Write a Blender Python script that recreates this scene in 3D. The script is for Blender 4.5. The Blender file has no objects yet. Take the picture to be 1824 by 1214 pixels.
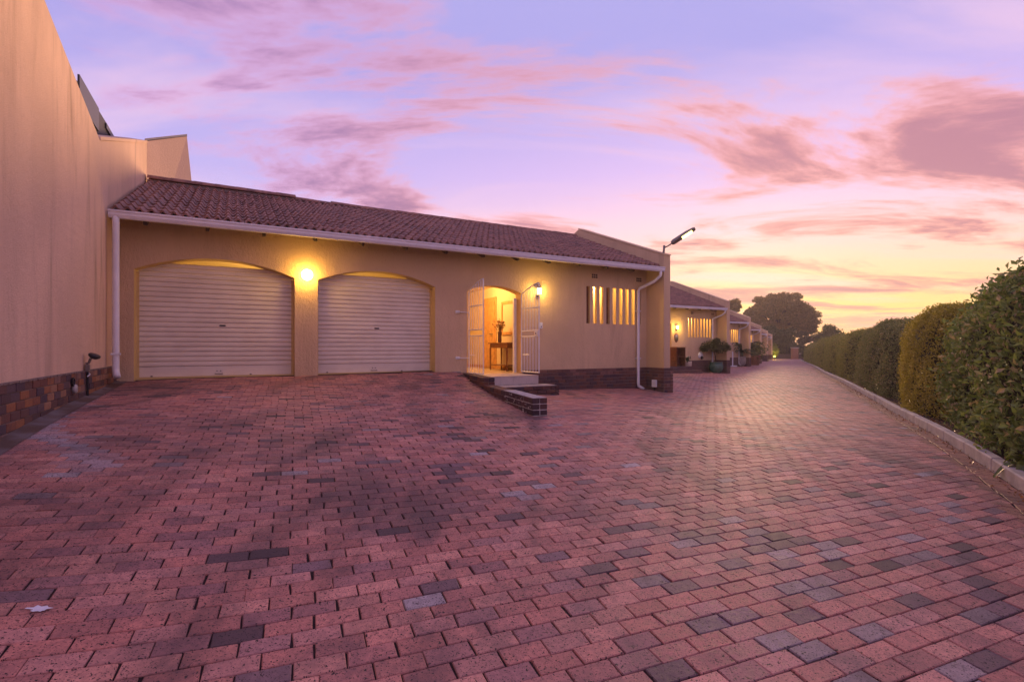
import bpy, bmesh, math, random
import numpy as np
from math import radians, sin, cos, pi, atan2, sqrt
from mathutils import Vector, Matrix
random.seed(7); RNG = np.random.default_rng(11)
SC = bpy.context.scene
COL = SC.collection
CZ = 1.423                                   # camera height above the paving under it

# ------------------------------------------------------------------ camera
cam_d = bpy.data.cameras.new('camera'); cam = bpy.data.objects.new('camera', cam_d); COL.objects.link(cam)
cam.location = (0, 0, CZ); cam.rotation_euler = (radians(90), 0, 0)
cam_d.sensor_width = 36; cam_d.lens = 36 * 900 / 1824
cam_d.shift_y = 11 / 1824
cam_d.clip_start = .05; cam_d.clip_end = 2000
SC.camera = cam
SC.view_settings.view_transform = 'Standard'; SC.view_settings.look = 'None'
SC.view_settings.exposure = 0.27; SC.view_settings.gamma = 1
try: SC.view_settings.use_curve_mapping = False
except Exception: pass
SC.cycles.max_bounces = 7; SC.cycles.transparent_max_bounces = 8
SC.cycles.sample_clamp_indirect = 4

# ------------------------------------------------------------------ sky
SUN_AZ = radians(24); SUN_EL = radians(7)
def lin(r, g, b):
    f = lambda c: ((c/255+.055)/1.055)**2.4 if c > 10 else c/255/12.92
    return (f(r), f(g), f(b), 1)
world = bpy.data.worlds.new('World'); SC.world = world; world.use_nodes = True
WN = world.node_tree.nodes; WL = world.node_tree.links; WN.clear()
def nd(nodes, t, **kw):
    n = nodes.new(t)
    for k, v in kw.items():
        if k == 'inp':
            for i, x in v.items(): n.inputs[i].default_value = x
        else: setattr(n, k, v)
    return n
def ramp(nodes, stops, mode='LINEAR'):
    n = nodes.new('ShaderNodeValToRGB'); e = n.color_ramp.elements; n.color_ramp.interpolation = mode
    while len(e) > 1: e.remove(e[-1])
    e[0].position = stops[0][0]; e[0].color = stops[0][1]
    for p, c in stops[1:]:
        k = e.new(p); k.color = c
    return n
def build_sky():
    N, L = WN, WL
    out = nd(N, 'ShaderNodeOutputWorld'); bg = nd(N, 'ShaderNodeBackground', inp={1: SKY_STRENGTH})
    L.new(bg.outputs[0], out.inputs[0])
    tc = nd(N, 'ShaderNodeTexCoord'); sep = nd(N, 'ShaderNodeSeparateXYZ'); L.new(tc.outputs['Generated'], sep.inputs[0])
    M = lambda op, a, b=None, c=None: _m(N, L, op, a, b, c)
    z = M('MAXIMUM', sep.outputs[2], 0.0)
    dot = nd(N, 'ShaderNodeVectorMath', operation='DOT_PRODUCT'); L.new(tc.outputs['Generated'], dot.inputs[0])
    dot.inputs[1].default_value = (sin(GLOW_AZ), cos(GLOW_AZ), 0)
    c = dot.outputs['Value']
    w = nd(N, 'ShaderNodeMapRange', interpolation_type='SMOOTHSTEP', inp={1: .45, 2: 1.02}); L.new(c, w.inputs[0])
    zsq = M('POWER', z, .8)
    away = ramp(N, [(0, lin(236, 190, 205)), (.12, lin(228, 196, 226)), (.25, lin(214, 190, 232)), (.38, lin(180, 168, 226)), (.55, lin(160, 152, 216)), (.8, lin(170, 166, 220)), (1, lin(168, 166, 220))])
    sunw = ramp(N, [(0, lin(250, 176, 104)), (.05, lin(252, 184, 88)), (.12, lin(253, 208, 124)), (.2, lin(251, 208, 168)), (.3, lin(241, 198, 212)), (.4, lin(206, 176, 226)), (.55, lin(164, 156, 218)), (1, lin(168, 166, 220))])
    L.new(zsq, away.inputs[0]); L.new(zsq, sunw.inputs[0])
    base = nd(N, 'ShaderNodeMixRGB'); L.new(w.outputs[0], base.inputs[0]); L.new(away.outputs[0], base.inputs[1]); L.new(sunw.outputs[0], base.inputs[2])
    # cloud sheet: direction projected on a high plane
    zz = M('ADD', z, .10)
    px = M('DIVIDE', sep.outputs[0], zz); py = M('DIVIDE', sep.outputs[1], zz)
    comb = nd(N, 'ShaderNodeCombineXYZ'); L.new(px, comb.inputs[0]); L.new(py, comb.inputs[1])
    def layer(rot, scale, seed, lo, hi, detail=6, dist=.6, rough=.55):
        mp = nd(N, 'ShaderNodeMapping'); mp.inputs['Rotation'].default_value = (0, 0, rot); mp.inputs['Scale'].default_value = scale; mp.inputs['Location'].default_value = seed
        L.new(comb.outputs[0], mp.inputs[0])
        no = nd(N, 'ShaderNodeTexNoise', inp={'Scale': 1, 'Detail': detail, 'Roughness': rough, 'Distortion': dist}); L.new(mp.outputs[0], no.inputs[0])
        r = nd(N, 'ShaderNodeMapRange', interpolation_type='SMOOTHSTEP', inp={1: lo, 2: hi}); L.new(no.outputs[0], r.inputs[0])
        return r.outputs[0]
    # pale pink veils
    a = layer(radians(-28), (.55, 1.5, 1), (3.1, 1.7, 0), .44, .70)
    veil = ramp(N, [(0, lin(255, 205, 196)), (.4, lin(238, 196, 216)), (1, lin(205, 172, 214))]); L.new(zsq, veil.inputs[0])
    m1 = nd(N, 'ShaderNodeMixRGB'); L.new(M('MULTIPLY', a, .55), m1.inputs[0]); L.new(base.outputs[0], m1.inputs[1]); L.new(veil.outputs[0], m1.inputs[2])
    # mauve-grey bars with salmon lit edges
    b_lo = layer(radians(-30), (.62, 1.25, 1), CLOUD_SEED, .445, .57, 9, .5, .62)
    b_hi = layer(radians(-30), (.62, 1.25, 1), CLOUD_SEED, .49, .62, 9, .5, .62)
    lit = nd(N, 'ShaderNodeMixRGB'); L.new(w.outputs[0], lit.inputs[0]); lit.inputs[1].default_value = lin(216, 160, 200); lit.inputs[2].default_value = lin(244, 158, 138)
    fade = nd(N, 'ShaderNodeMapRange', inp={1: .0, 2: .05}); L.new(z, fade.inputs[0])
    m2 = nd(N, 'ShaderNodeMixRGB'); L.new(M('MULTIPLY', M('MULTIPLY', b_lo, .8), fade.outputs[0]), m2.inputs[0]); L.new(m1.outputs[0], m2.inputs[1]); L.new(lit.outputs[0], m2.inputs[2])
    drk = nd(N, 'ShaderNodeMixRGB'); L.new(w.outputs[0], drk.inputs[0]); drk.inputs[1].default_value = lin(134, 106, 158); drk.inputs[2].default_value = lin(158, 106, 132)
    m3 = nd(N, 'ShaderNodeMixRGB'); L.new(M('MULTIPLY', M('MULTIPLY', b_hi, .8), fade.outputs[0]), m3.inputs[0]); L.new(m2.outputs[0], m3.inputs[1]); L.new(drk.outputs[0], m3.inputs[2])
    # physically based dusk sky added under the colours
    sky = nd(N, 'ShaderNodeTexSky', sky_type='NISHITA', sun_disc=False, sun_elevation=SUN_EL, sun_rotation=SUN_AZ)
    sk = nd(N, 'ShaderNodeMixRGB', blend_type='ADD', inp={0: .005}); L.new(m3.outputs[0], sk.inputs[1]); L.new(sky.outputs[0], sk.inputs[2])
    L.new(sk.outputs[0], bg.inputs[0])
def _m(N, L, op, a, b=None, c=None):
    n = N.new('ShaderNodeMath'); n.operation = op
    for i, x in enumerate((a, b, c)):
        if x is None: continue
        if hasattr(x, 'is_output'): L.new(x, n.inputs[i])
        else: n.inputs[i].default_value = x
    return n.outputs[0]
SKY_STRENGTH = 1.0; HAZE = .0011; GLOW_AZ = radians(28)
CLOUD_SEED = (21.3, 8.8, 0)
build_sky()
sl = bpy.data.lights.new('sun', 'SUN'); sl.energy = 3.0; sl.angle = radians(10); sl.color = (1, .62, .34)
so = bpy.data.objects.new('sun', sl); COL.objects.link(so)
sd = Vector((sin(SUN_AZ)*cos(SUN_EL), cos(SUN_AZ)*cos(SUN_EL), sin(SUN_EL)))
so.rotation_euler = (-sd).to_track_quat('-Z', 'Y').to_euler(); so.location = (20, 30, 20)

# ------------------------------------------------------------------ materials
MATS = {}
class NT:
    def __init__(s, name):
        s.m = bpy.data.materials.new(name); s.m.use_nodes = True
        s.N = s.m.node_tree.nodes; s.L = s.m.node_tree.links; s.b = s.N['Principled BSDF']; MATS[name] = s.m
    def n(s, t, **k): return nd(s.N, t, **k)
    def l(s, a, b): s.L.new(a, b)
    def math(s, op, a, b=None): return _m(s.N, s.L, op, a, b)
    def coord(s, out='Object', scale=None):
        tc = s.n('ShaderNodeTexCoord')
        if scale is None: return tc.outputs[out]
        mp = s.n('ShaderNodeMapping'); mp.inputs['Scale'].default_value = scale; s.l(tc.outputs[out], mp.inputs[0]); return mp.outputs[0]
    def world(s, scale=(1, 1, 1)):
        g = s.n('ShaderNodeNewGeometry'); mp = s.n('ShaderNodeMapping'); mp.inputs['Scale'].default_value = scale; s.l(g.outputs['Position'], mp.inputs[0]); return mp.outputs[0]
    def noise(s, vec, scale, detail=4, rough=.55, dist=0):
        n = s.n('ShaderNodeTexNoise', inp={'Scale': scale, 'Detail': detail, 'Roughness': rough, 'Distortion': dist}); s.l(vec, n.inputs[0]); return n.outputs[0]
    def rng(s, v, a, b, c=0., d=1., smooth=True):
        n = s.n('ShaderNodeMapRange', interpolation_type='SMOOTHSTEP' if smooth else 'LINEAR', inp={1: a, 2: b, 3: c, 4: d}); s.l(v, n.inputs[0]); return n.outputs[0]
    def mix(s, f, a, b, mode='MIX'):
        n = s.n('ShaderNodeMixRGB', blend_type=mode)
        for i, x in enumerate((f, a, b)):
            if hasattr(x, 'is_output'): s.l(x, n.inputs[i])
            else: n.inputs[i].default_value = x if i == 0 else (*x[:3], 1)
        return n.outputs[0]
    def bump(s, h, strength, dist=.01):
        n = s.n('ShaderNodeBump', inp={'Strength': strength, 'Distance': dist}); s.l(h, n.inputs['Height']); s.l(n.outputs[0], s.b.inputs['Normal'])
    def set(s, col=None, rough=None, spec=None, metal=None):
        if col is not None:
            if hasattr(col, 'is_output'): s.l(col, s.b.inputs['Base Color'])
            else: s.b.inputs['Base Color'].default_value = (*col[:3], 1)
        if rough is not None:
            if hasattr(rough, 'is_output'): s.l(rough, s.b.inputs['Roughness'])
            else: s.b.inputs['Roughness'].default_value = rough
        if spec is not None: s.b.inputs['Specular IOR Level'].default_value = spec
        if metal is not None: s.b.inputs['Metallic'].default_value = metal
        return s.m
def stucco(name, col, bump=.55, stain=.35, fine=70):
    t = NT(name); v = t.world()
    big = t.noise(v, .55, 5); streak = t.noise(t.world((2.6, 2.6, .35)), 1.0, 6, .65, .4)
    fine_n = t.noise(v, fine, 3, .6); med = t.noise(v, 9, 4, .6)
    c = t.mix(t.rng(big, .35, .7), [x*.9 for x in col], [min(1, x*1.06) for x in col])
    c = t.mix(t.math('MULTIPLY', t.math('MULTIPLY', t.rng(streak, .46, .78), t.rng(big, .35, .65)), stain), c, [col[0]*.45, col[1]*.42, col[2]*.42])
    c = t.mix(t.math('MULTIPLY', t.rng(med, .55, .8), .18), c, [x*.6 for x in col])
    t.bump(t.math('ADD', fine_n, t.math('MULTIPLY', t.noise(t.world((1, 1, .6)), 24, 4, .6), 1.2)), bump, .022)
    return t.set(c, .92, .15)
stucco('stucco', (.72, .52, .315), .8, .5)
stucco('stucco_neighbour', (.76, .53, .37), .45, .9, 90)
stucco('smooth_cream', (.68, .50, .22), .12, .15)
stucco('fin_cream', (.66, .48, .26), .2, .15)
stucco('room_plaster', (.72, .60, .42), .05, 0)
def plain(name, col, rough=.5, spec=.4, metal=0., var=.12, scale=6, bump=0, bscale=40):
    t = NT(name); v = t.world(); n = t.noise(v, scale, 5, .6)
    c = t.mix(t.rng(n, .3, .75), [x*(1-var) for x in col], [min(1, x*(1+var)) for x in col])
    if bump: t.bump(t.noise(v, bscale, 4), bump, .006)
    return t.set(c, rough, spec, metal)
plain('white_paint', (.74, .73, .74), .38, .4, 0, .06, 3)
plain('gate_white', (.78, .77, .76), .35, .4, 0, .05)
plain('white_plastic', (.8, .8, .78), .4)
plain('rafter_wood', (.10, .065, .045), .7)
plain('dark_wood', (.17, .055, .022), .38, .5, 0, .35, 12)
plain('inner_door_wood', (.55, .31, .12), .5, .4, 0, .2, 8)
plain('floor_tile', (.62, .52, .40), .25, .5, 0, .06)
plain('step_tile', (.52, .44, .38), .4, .5, 0, .1, 5)
plain('black_metal', (.02, .02, .022), .4)
plain('grey_metal', (.20, .17, .15), .45, .5, .3)
plain('pot_green', (.035, .11, .085), .25, .6, 0, .3, 9)
plain('pot_cream', (.5, .38, .26), .6)
plain('pot_terracotta', (.30, .14, .09), .7)
plain('concrete', (.40, .36, .33), .85, .2, 0, .18, 5, .5, 60)
plain('mortar', (.24, .185, .16), .95, .1, 0, .2, 8, .4, 90)
plain('mortar_pale', (.42, .38, .36), .95, .1, 0, .25, 14, .5, 70)
plain('soil', (.06, .042, .03), .95, .1, 0, .4, 5, .8, 20)
plain('joint_sand', (.035, .024, .024), .95, .1, 0, .3, 20)
plain('bark', (.10, .065, .045), .9, .1, 0, .4, 6, .8, 12)
plain('ceramic_dark', (.10, .05, .03), .3)
plain('mirror', (.55, .5, .45), .08, .6, .9)
plain('panel_glass', (.024, .018, .02), .5, .2, 0, .2, 3)
plain('panel_frame', (.03, .028, .03), .4)
plain('lead_cap', (.20, .17, .20), .6)
plain('far_wall', (.12, .085, .07), .9)
plain('paint_splash', (.62, .64, .70), .6)
plain('grass', (.05, .07, .02), .95, .1, 0, .4, .4)
def emit(name, col, strength):
    t = NT(name); t.b.inputs['Base Color'].default_value = (*col, 1); t.b.inputs['Emission Color'].default_value = (*col, 1)
    t.b.inputs['Emission Strength'].default_value = strength; return t.m
emit('lamp_glow', (1, .56, .09), 60); emit('lantern_glow', (1, .70, .26), 12); emit('led_glow', (1, .88, .30), 3.2); emit('garden_glow', (1, .75, .1), 10)
# roller shutter
t = NT('shutter'); n = t.noise(t.world((1.2, 1.2, 14)), 1, 4); n2 = t.noise(t.world(), 2.5, 4)
t.set(t.mix(t.rng(n2, .3, .75), t.mix(t.rng(n, .4, .7), (.68, .595, .485), (.76, .675, .55)), (.79, .71, .59)), .42, .4)
# bricks with their own colour stored on the mesh
def brickmat(name, speck=.5, stain=.35, rough=.62, spec=.3, wet=False):
    t = NT(name); a = t.n('ShaderNodeVertexColor', layer_name='Col'); v = t.world()
    f = t.noise(v, 38, 5, .65); sp = t.noise(v, 130, 3, .55); big = t.noise(v, .7, 5, .6); pit = t.noise(v, 75, 2, .5)
    c = t.mix(t.rng(f, .3, .75), t.mix(1, a.outputs[0], (.72, .70, .72), 'MULTIPLY'), t.mix(1, a.outputs[0], (1.14, 1.12, 1.1), 'MULTIPLY'))
    md = t.noise(v, 4.5, 5, .65); c = t.mix(t.math('MULTIPLY', t.rng(md, .45, .72), .5), c, (.10, .065, .07))
    c = t.mix(t.math('MULTIPLY', t.rng(sp, .58, .66), speck), c, (.03, .02, .025))
    c = t.mix(t.math('MULTIPLY', t.rng(pit, .635, .68), speck*1.3), c, (.025, .018, .02))
    c = t.mix(t.math('MULTIPLY', t.rng(big, .52, .75), stain), c, (.05, .035, .045))
    if name == 'paver':
        mpt = t.n('ShaderNodeMapping'); mpt.inputs['Rotation'].default_value = (0, 0, radians(29)); mpt.inputs['Scale'].default_value = (1.3, .30, 1); t.l(v, mpt.inputs[0])
        tr_ = t.noise(mpt.outputs[0], 1.3, 5, .62); c = t.mix(t.math('MULTIPLY', t.rng(tr_, .50, .70), .55), c, (.055, .038, .042))
    t.bump(t.math('SUBTRACT', t.math('ADD', f, t.math('MULTIPLY', sp, .5)), t.rng(pit, .66, .71)), .5, .004)
    return t.set(c, t.rng(f, .3, .8, rough-.12, rough+.14), spec)
brickmat('paver', .95, .5, .70, .30); brickmat('face_brick', .25, .35, .75, .25)
# far paving and far plinths: pieces too small to tell apart
def bricktex(name, c1, c2, mortar, w, h, rot=0., vert=False, rough=.55):
    t = NT(name); g = t.n('ShaderNodeTexCoord'); mp = t.n('ShaderNodeMapping'); mp.inputs['Rotation'].default_value = (radians(90) if vert else 0, 0, rot)
    t.l(g.outputs['Object'], mp.inputs[0])
    b = t.n('ShaderNodeTexBrick', inp={'Color1': (*c1, 1), 'Color2': (*c2, 1), 'Mortar': (*mortar, 1), 'Scale': 1, 'Mortar Size': .004, 'Brick Width': w, 'Row Height': h, 'Bias': -.1})
    t.l(mp.outputs[0], b.inputs[0]); v = t.world(); big = t.noise(v, .6, 5)
    c = t.mix(t.math('MULTIPLY', t.rng(big, .5, .75), .4), b.outputs[0], (.07, .05, .06))
    return t.set(c, rough, .35)
THR = radians(66.885); RD = np.array([sin(THR), cos(THR)]); RC = np.array([-cos(THR), sin(THR)])
bricktex('paver_far', (.40, .20, .175), (.30, .15, .14), (.06, .04, .04), .203, .1025, -(pi/2-THR), False, .8)
bricktex('plinth_far', (.17, .08, .06), (.10, .055, .05), (.20, .16, .14), .23, .085, 0, True, .8)
# clay roof tile
t = NT('roof_tile'); a = t.n('ShaderNodeObjectInfo'); v = t.world(); f = t.noise(v, 14, 5, .6); f2 = t.noise(v, 1.1, 4); f3 = t.noise(v, 3.6, 1)
c = t.mix(t.rng(f, .3, .75), (.13, .06, .045), (.32, .145, .10)); c = t.mix(t.math('MULTIPLY', t.rng(f2, .45, .7), .45), c, (.085, .05, .045))
c = t.mix(t.rng(f3, .42, .62, 0, .5), c, (.38, .18, .12))
t.bump(t.noise(v, 60, 3), .3, .004); t.set(c, .62, .35)
def leafmat(name, c1, c2, c3, trans=.3, rough=.42, spec=.45):
    t = NT(name); a = t.n('ShaderNodeVertexColor', layer_name='Col'); sep = t.n('ShaderNodeSeparateColor'); t.l(a.outputs[0], sep.inputs[0])
    c = t.mix(sep.outputs[0], c1, c2); c = t.mix(t.rng(sep.outputs[1], .8, .95), c, c3)
    t.set(c, rough, spec); tr = t.n('ShaderNodeBsdfTranslucent'); t.l(t.mix(1, c, (1.3, 1.25, .7), 'MULTIPLY'), tr.inputs[0])
    mx = t.n('ShaderNodeMixShader', inp={0: trans}); out = t.N['Material Output']
    t.l(t.b.outputs[0], mx.inputs[1]); t.l(tr.outputs[0], mx.inputs[2]); t.l(mx.outputs[0], out.inputs[0]); return t.m
leafmat('leaf_broad', (.11, .17, .055), (.25, .32, .11), (.42, .35, .22), .28, .62, .25)
leafmat('leaf_yellow', (.24, .215, .028), (.42, .37, .05), (.50, .40, .09), .35)
leafmat('leaf_small', (.115, .145, .052), (.25, .27, .10), (.36, .29, .15), .3)
leafmat('leaf_hedge', (.16, .185, .048), (.30, .31, .085), (.33, .27, .11), .35)
leafmat('leaf_pine', (.14, .105, .036), (.25, .18, .06), (.32, .20, .08), .5, .6, .2)
leafmat('leaf_dark', (.045, .062, .026), (.095, .115, .045), (.14, .13, .055), .35, .6, .2)
leafmat('leaf_pale', (.09, .09, .045), (.15, .14, .07), (.19, .15, .08), .35, .6, .2)
leafmat('leaf_cycad', (.018, .04, .018), (.04, .075, .03), (.07, .09, .03), .15, .4, .4)
leafmat('leaf_bright', (.08, .11, .02), (.15, .18, .035), (.2, .18, .05), .35)
leafmat('dry_flower', (.16, .08, .04), (.28, .14, .07), (.4, .2, .1), .2)
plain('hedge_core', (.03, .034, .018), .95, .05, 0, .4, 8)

# ------------------------------------------------------------------ mesh helpers
class MB:
    def __init__(s): s.v = []; s.f = []; s.c = []; s.mi = []
    def add(s, vs, fs, col=None, mi=0):
        o = len(s.v); s.v += [tuple(p) for p in vs]
        for f in fs: s.f.append(tuple(i+o for i in f)); s.c.append(col); s.mi.append(mi)
        return s
    def quad(s, a, b, c, d, col=None, mi=0): return s.add((a, b, c, d), [(0, 1, 2, 3)], col, mi)
    def box(s, x0, x1, y0, y1, z0, z1, col=None, mi=0, bev=0):
        if not bev:
            vs = [(x, y, z) for z in (z0, z1) for y in (y0, y1) for x in (x0, x1)]
            return s.add(vs, [(0, 2, 3, 1), (4, 5, 7, 6), (0, 1, 5, 4), (2, 6, 7, 3), (0, 4, 6, 2), (1, 3, 7, 5)], col, mi)
        b = bm_box(x0, x1, y0, y1, z0, z1, bev); return s.add(b[0], b[1], col, mi)
    def prism(s, poly, axis, a0, a1, col=None, mi=0):
        """poly: 2-D points; axis 'x','y','z' is the extrusion axis"""
        def P(p, a): return {'x': (a, p[0], p[1]), 'y': (p[0], a, p[1]), 'z': (p[0], p[1], a)}[axis]
        n = len(poly); vs = [P(p, a0) for p in poly] + [P(p, a1) for p in poly]
        fs = [tuple(range(n)), tuple(range(2*n-1, n-1, -1))] + [(i, i+n, (i+1) % n + n, (i+1) % n) for i in range(n)]
        return s.add(vs, fs, col, mi)
    def tube(s, pts, r, seg=8, col=None, mi=0, caps=True):
        pts = [Vector(p) for p in pts]; rr = r if hasattr(r, '__len__') else [r]*len(pts); vs = []; ref = None
        for i, p in enumerate(pts):
            d = ((pts[min(i+1, len(pts)-1)] - pts[max(i-1, 0)])).normalized()
            if ref is None: ref = Vector((0, 0, 1)) if abs(d.z) < .9 else Vector((1, 0, 0))
            u = d.cross(ref).normalized(); w = u.cross(d).normalized(); ref = w
            for k in range(seg):
                a = 2*pi*k/seg; vs.append(p + u*cos(a)*rr[i] + w*sin(a)*rr[i])
        fs = [(i*seg+k, i*seg+(k+1) % seg, (i+1)*seg+(k+1) % seg, (i+1)*seg+k) for i in range(len(pts)-1) for k in range(seg)]
        if caps: fs += [tuple(range(seg-1, -1, -1)), tuple(range((len(pts)-1)*seg, len(pts)*seg))]
        return s.add(vs, fs, col, mi)
    def lathe(s, prof, c=(0, 0, 0), seg=20, col=None, mi=0):
        vs = [(c[0]+r*cos(2*pi*k/seg), c[1]+r*sin(2*pi*k/seg), c[2]+z) for r, z in prof for k in range(seg)]
        fs = [(i*seg+k, i*seg+(k+1) % seg, (i+1)*seg+(k+1) % seg, (i+1)*seg+k) for i in range(len(prof)-1) for k in range(seg)]
        return s.add(vs, fs, col, mi)
    def mesh(s, name, mats, smooth=False):
        me = bpy.data.meshes.new(name); me.from_pydata(s.v, [], s.f); me.update()
        for m in (mats if isinstance(mats, (list, tuple)) else [mats]): me.materials.append(MATS[m])
        if any(s.mi): me.polygons.foreach_set('material_index', s.mi)
        if any(c is not None for c in s.c):
            ca = me.color_attributes.new('Col', 'FLOAT_COLOR', 'CORNER'); d = []
            for f, c in zip(s.f, s.c): d += [*(c or (.5, .5, .5)), 1]*len(f)
            ca.data.foreach_set('color', d)
        if smooth: me.polygons.foreach_set('use_smooth', [True]*len(me.polygons))
        return me
    def build(s, name, mats, parent=None, smooth=False, **k): return link(name, s.mesh(name, mats, smooth), parent, **k)
_bb = {}
def bm_box(x0, x1, y0, y1, z0, z1, bev, seg=1):
    bm = bmesh.new(); bmesh.ops.create_cube(bm, size=1)
    for v in bm.verts: v.co = ((x0+x1)/2+v.co.x*(x1-x0), (y0+y1)/2+v.co.y*(y1-y0), (z0+z1)/2+v.co.z*(z1-z0))
    bmesh.ops.bevel(bm, geom=bm.edges[:], offset=bev, segments=seg, affect='EDGES')
    bm.verts.ensure_lookup_table(); r = ([tuple(v.co) for v in bm.verts], [tuple(v.index for v in f.verts) for f in bm.faces]); bm.free(); return r
def tag(o, label=None, cat=None, group=None, kind=None):
    if label: o['label'] = label
    if cat: o['category'] = cat
    if group: o['group'] = group
    if kind: o['kind'] = kind
    return o
def link(name, me, parent=None, label=None, cat=None, group=None, kind=None):
    o = bpy.data.objects.new(name, me); COL.objects.link(o); o.parent = parent
    return tag(o, label, cat, group, kind)
def empty(name, loc, rz=0., label=None, cat=None, group=None):
    o = bpy.data.objects.new(name, None); COL.objects.link(o); o.location = loc; o.rotation_euler = (0, 0, rz); o.empty_display_size = .2
    return tag(o, label, cat, group)
def copy_tree(o, parent=None, skip=()):
    c = o.copy(); COL.objects.link(c); c.parent = parent
    for ch in list(o.children):
        if ch.name.split('.')[0] in skip: continue
        copy_tree(ch, c, skip)
    return c
def np_mesh(name, V, F, mat, cols=None, smooth=False):
    """V (n,3), F (m,4) quads, cols (m,3) per face"""
    me = bpy.data.meshes.new(name); n, m = len(V), len(F)
    me.vertices.add(n); me.vertices.foreach_set('co', np.ascontiguousarray(V, dtype=np.float32).ravel())
    me.loops.add(m*4); me.loops.foreach_set('vertex_index', np.ascontiguousarray(F, dtype=np.int32).ravel())
    me.polygons.add(m); me.polygons.foreach_set('loop_start', np.arange(0, m*4, 4, dtype=np.int32))
    try: me.polygons.foreach_set('loop_total', np.full(m, 4, dtype=np.int32))
    except Exception: pass
    me.polygons.foreach_set('use_smooth', np.full(m, bool(smooth)))
    me.update(calc_edges=True); me.materials.append(MATS[mat])
    if cols is not None:
        ca = me.color_attributes.new('Col', 'FLOAT_COLOR', 'CORNER')
        d = np.ones((m*4, 4), dtype=np.float32); d[:, :3] = np.repeat(cols, 4, axis=0); ca.data.foreach_set('color', d.ravel())
    return me

# building axes: s runs along the facade, t out of it towards the drive
U = np.array([.876, .482]); Vv = np.array([.482, -.876]); P0 = np.array([-6.36, 8.6])
RZ = atan2(U[1], U[0])
def ST(s, t, z=0.): p = P0 + s*U + t*Vv; return (p[0], p[1], z)
SU = np.array([.488, .873]); SU /= np.linalg.norm(SU); SB = np.array([SU[1], -SU[0]])   # street axes: along, to the right
STEP = np.array([7.05, 12.6]); NH = 6

# ------------------------------------------------------------------ ground heights
def tps(pts, smooth=1e-3):
    p = np.array(pts, float); n = len(p); d = np.linalg.norm(p[:, None, :2]-p[None, :, :2], axis=2)
    K = np.where(d > 0, d*d*np.log(np.maximum(d, 1e-9)), 0) + np.eye(n)*smooth
    P = np.c_[np.ones(n), p[:, :2]]; A = np.block([[K, P], [P.T, np.zeros((3, 3))]])
    w = np.linalg.solve(A, np.r_[p[:, 2], 0, 0, 0])
    def f(xy):
        xy = np.atleast_2d(xy); out = np.empty(len(xy))
        for i in range(0, len(xy), 20000):
            q = xy[i:i+20000]; d = np.linalg.norm(q[:, None, :]-p[None, :, :2], axis=2)
            out[i:i+20000] = np.where(d > 0, d*d*np.log(np.maximum(d, 1e-9)), 0) @ w[:n] + w[n] + q @ w[n+1:]
        return out
    return f
pl = lambda x, y: (x, y, -1.423-.047*x+.065*y)
near = [pl(0, 0), pl(-1.5, 2), pl(0, 2.2), pl(1.5, 2.2), pl(3, 3), pl(1, 4), pl(0, 5), pl(2.4, 4.6), (.36, 7.2, -.974), pl(-1, -2), pl(2, -2)]
GA = tps(near + [(-6.64, 8.45, -.585), (-6.36, 8.6, -.57), (-4.2, 9.78, -.56), (-1.7, 11.16, -.545), (-1.1, 11.5, -.55), (-5.5, 6.4, -.68), (-4.35, 4.3, -.79), (-3.3, 2.4, -.98), (-2.4, .8, -1.17),
                 (-2.56, 4.05, -.96), (-2.33, 5.5, -.90), (-1.2, 6, -.96), (-.45, 9.4, -.82), (-.85, 10.7, -.68), (-3.4, 8.5, -.70)])
GB = tps(near + [(.49, 12.37, -1.054), (3.53, 14.05, -1.14), (4.4, 13.6, -1.24), (5.05, 5.26, -1.32), (9.24, 12.74, -1.40), (2.5, 9.5, -1.06), (11.3, 26.3, -1.36), (9.0, 25.8, -1.27), (18.4, 39, -1.49),
                 (35, 61, -1.80), (39.5, 76.5, -1.86), (21.5, 35, -1.58), (45, 80, -1.9), (0, 20, -1.1), (10, 40, -1.5), (25, 70, -1.8)])
WA = np.array([-1.06, 11.5]); WB = np.array([.36, 7.25]); WD = (WB-WA)/np.linalg.norm(WB-WA); WLN = np.linalg.norm(WB-WA); WN_ = np.array([-WD[1], WD[0]])  # WN_ to the right (+x)
def G(xy):
    xy = np.atleast_2d(np.asarray(xy, float)); q = xy-WA; along = q@WD; side = q@WN_
    bw = .06+.75*np.clip(along-WLN, 0, 4); w = np.clip((side+bw)/(2*bw), 0, 1); w = w*w*(3-2*w)
    return GA(xy)*(1-w)+GB(xy)*w + CZ
def g1(x, y): return float(G([[x, y]])[0])

# kerb polyline
KP = np.array([[2.2, .2], [5.05, 5.26], [9.24, 12.74], [35.2, 61.0], [43.0, 75.6]])
def kerb_at(dist):
    d = 0
    for a, b in zip(KP[:-1], KP[1:]):
        l = np.linalg.norm(b-a)
        if dist <= d+l or b is KP[-1]: return a+(b-a)*(dist-d)/l, (b-a)/l
        d += l
    l = np.linalg.norm(KP[-1]-KP[-2]); return KP[-1], (KP[-1]-KP[-2])/l
KLEN = float(np.linalg.norm(np.diff(KP, axis=0), axis=1).sum())
def kerb_side(xy):      # signed distance to the right of the kerb line
    best = np.full(len(xy), 1e9); sg = np.zeros(len(xy))
    for a, b in zip(KP[:-1], KP[1:]):
        d = (b-a)/np.linalg.norm(b-a); q = xy-a; u = np.clip(q@d, 0, np.linalg.norm(b-a)); r = q-u[:, None]*d; dist = np.linalg.norm(r, axis=1)
        s = q@np.array([d[1], -d[0]]); m = dist < best; best[m] = dist[m]; sg[m] = np.sign(s[m])
    return best*sg

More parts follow.
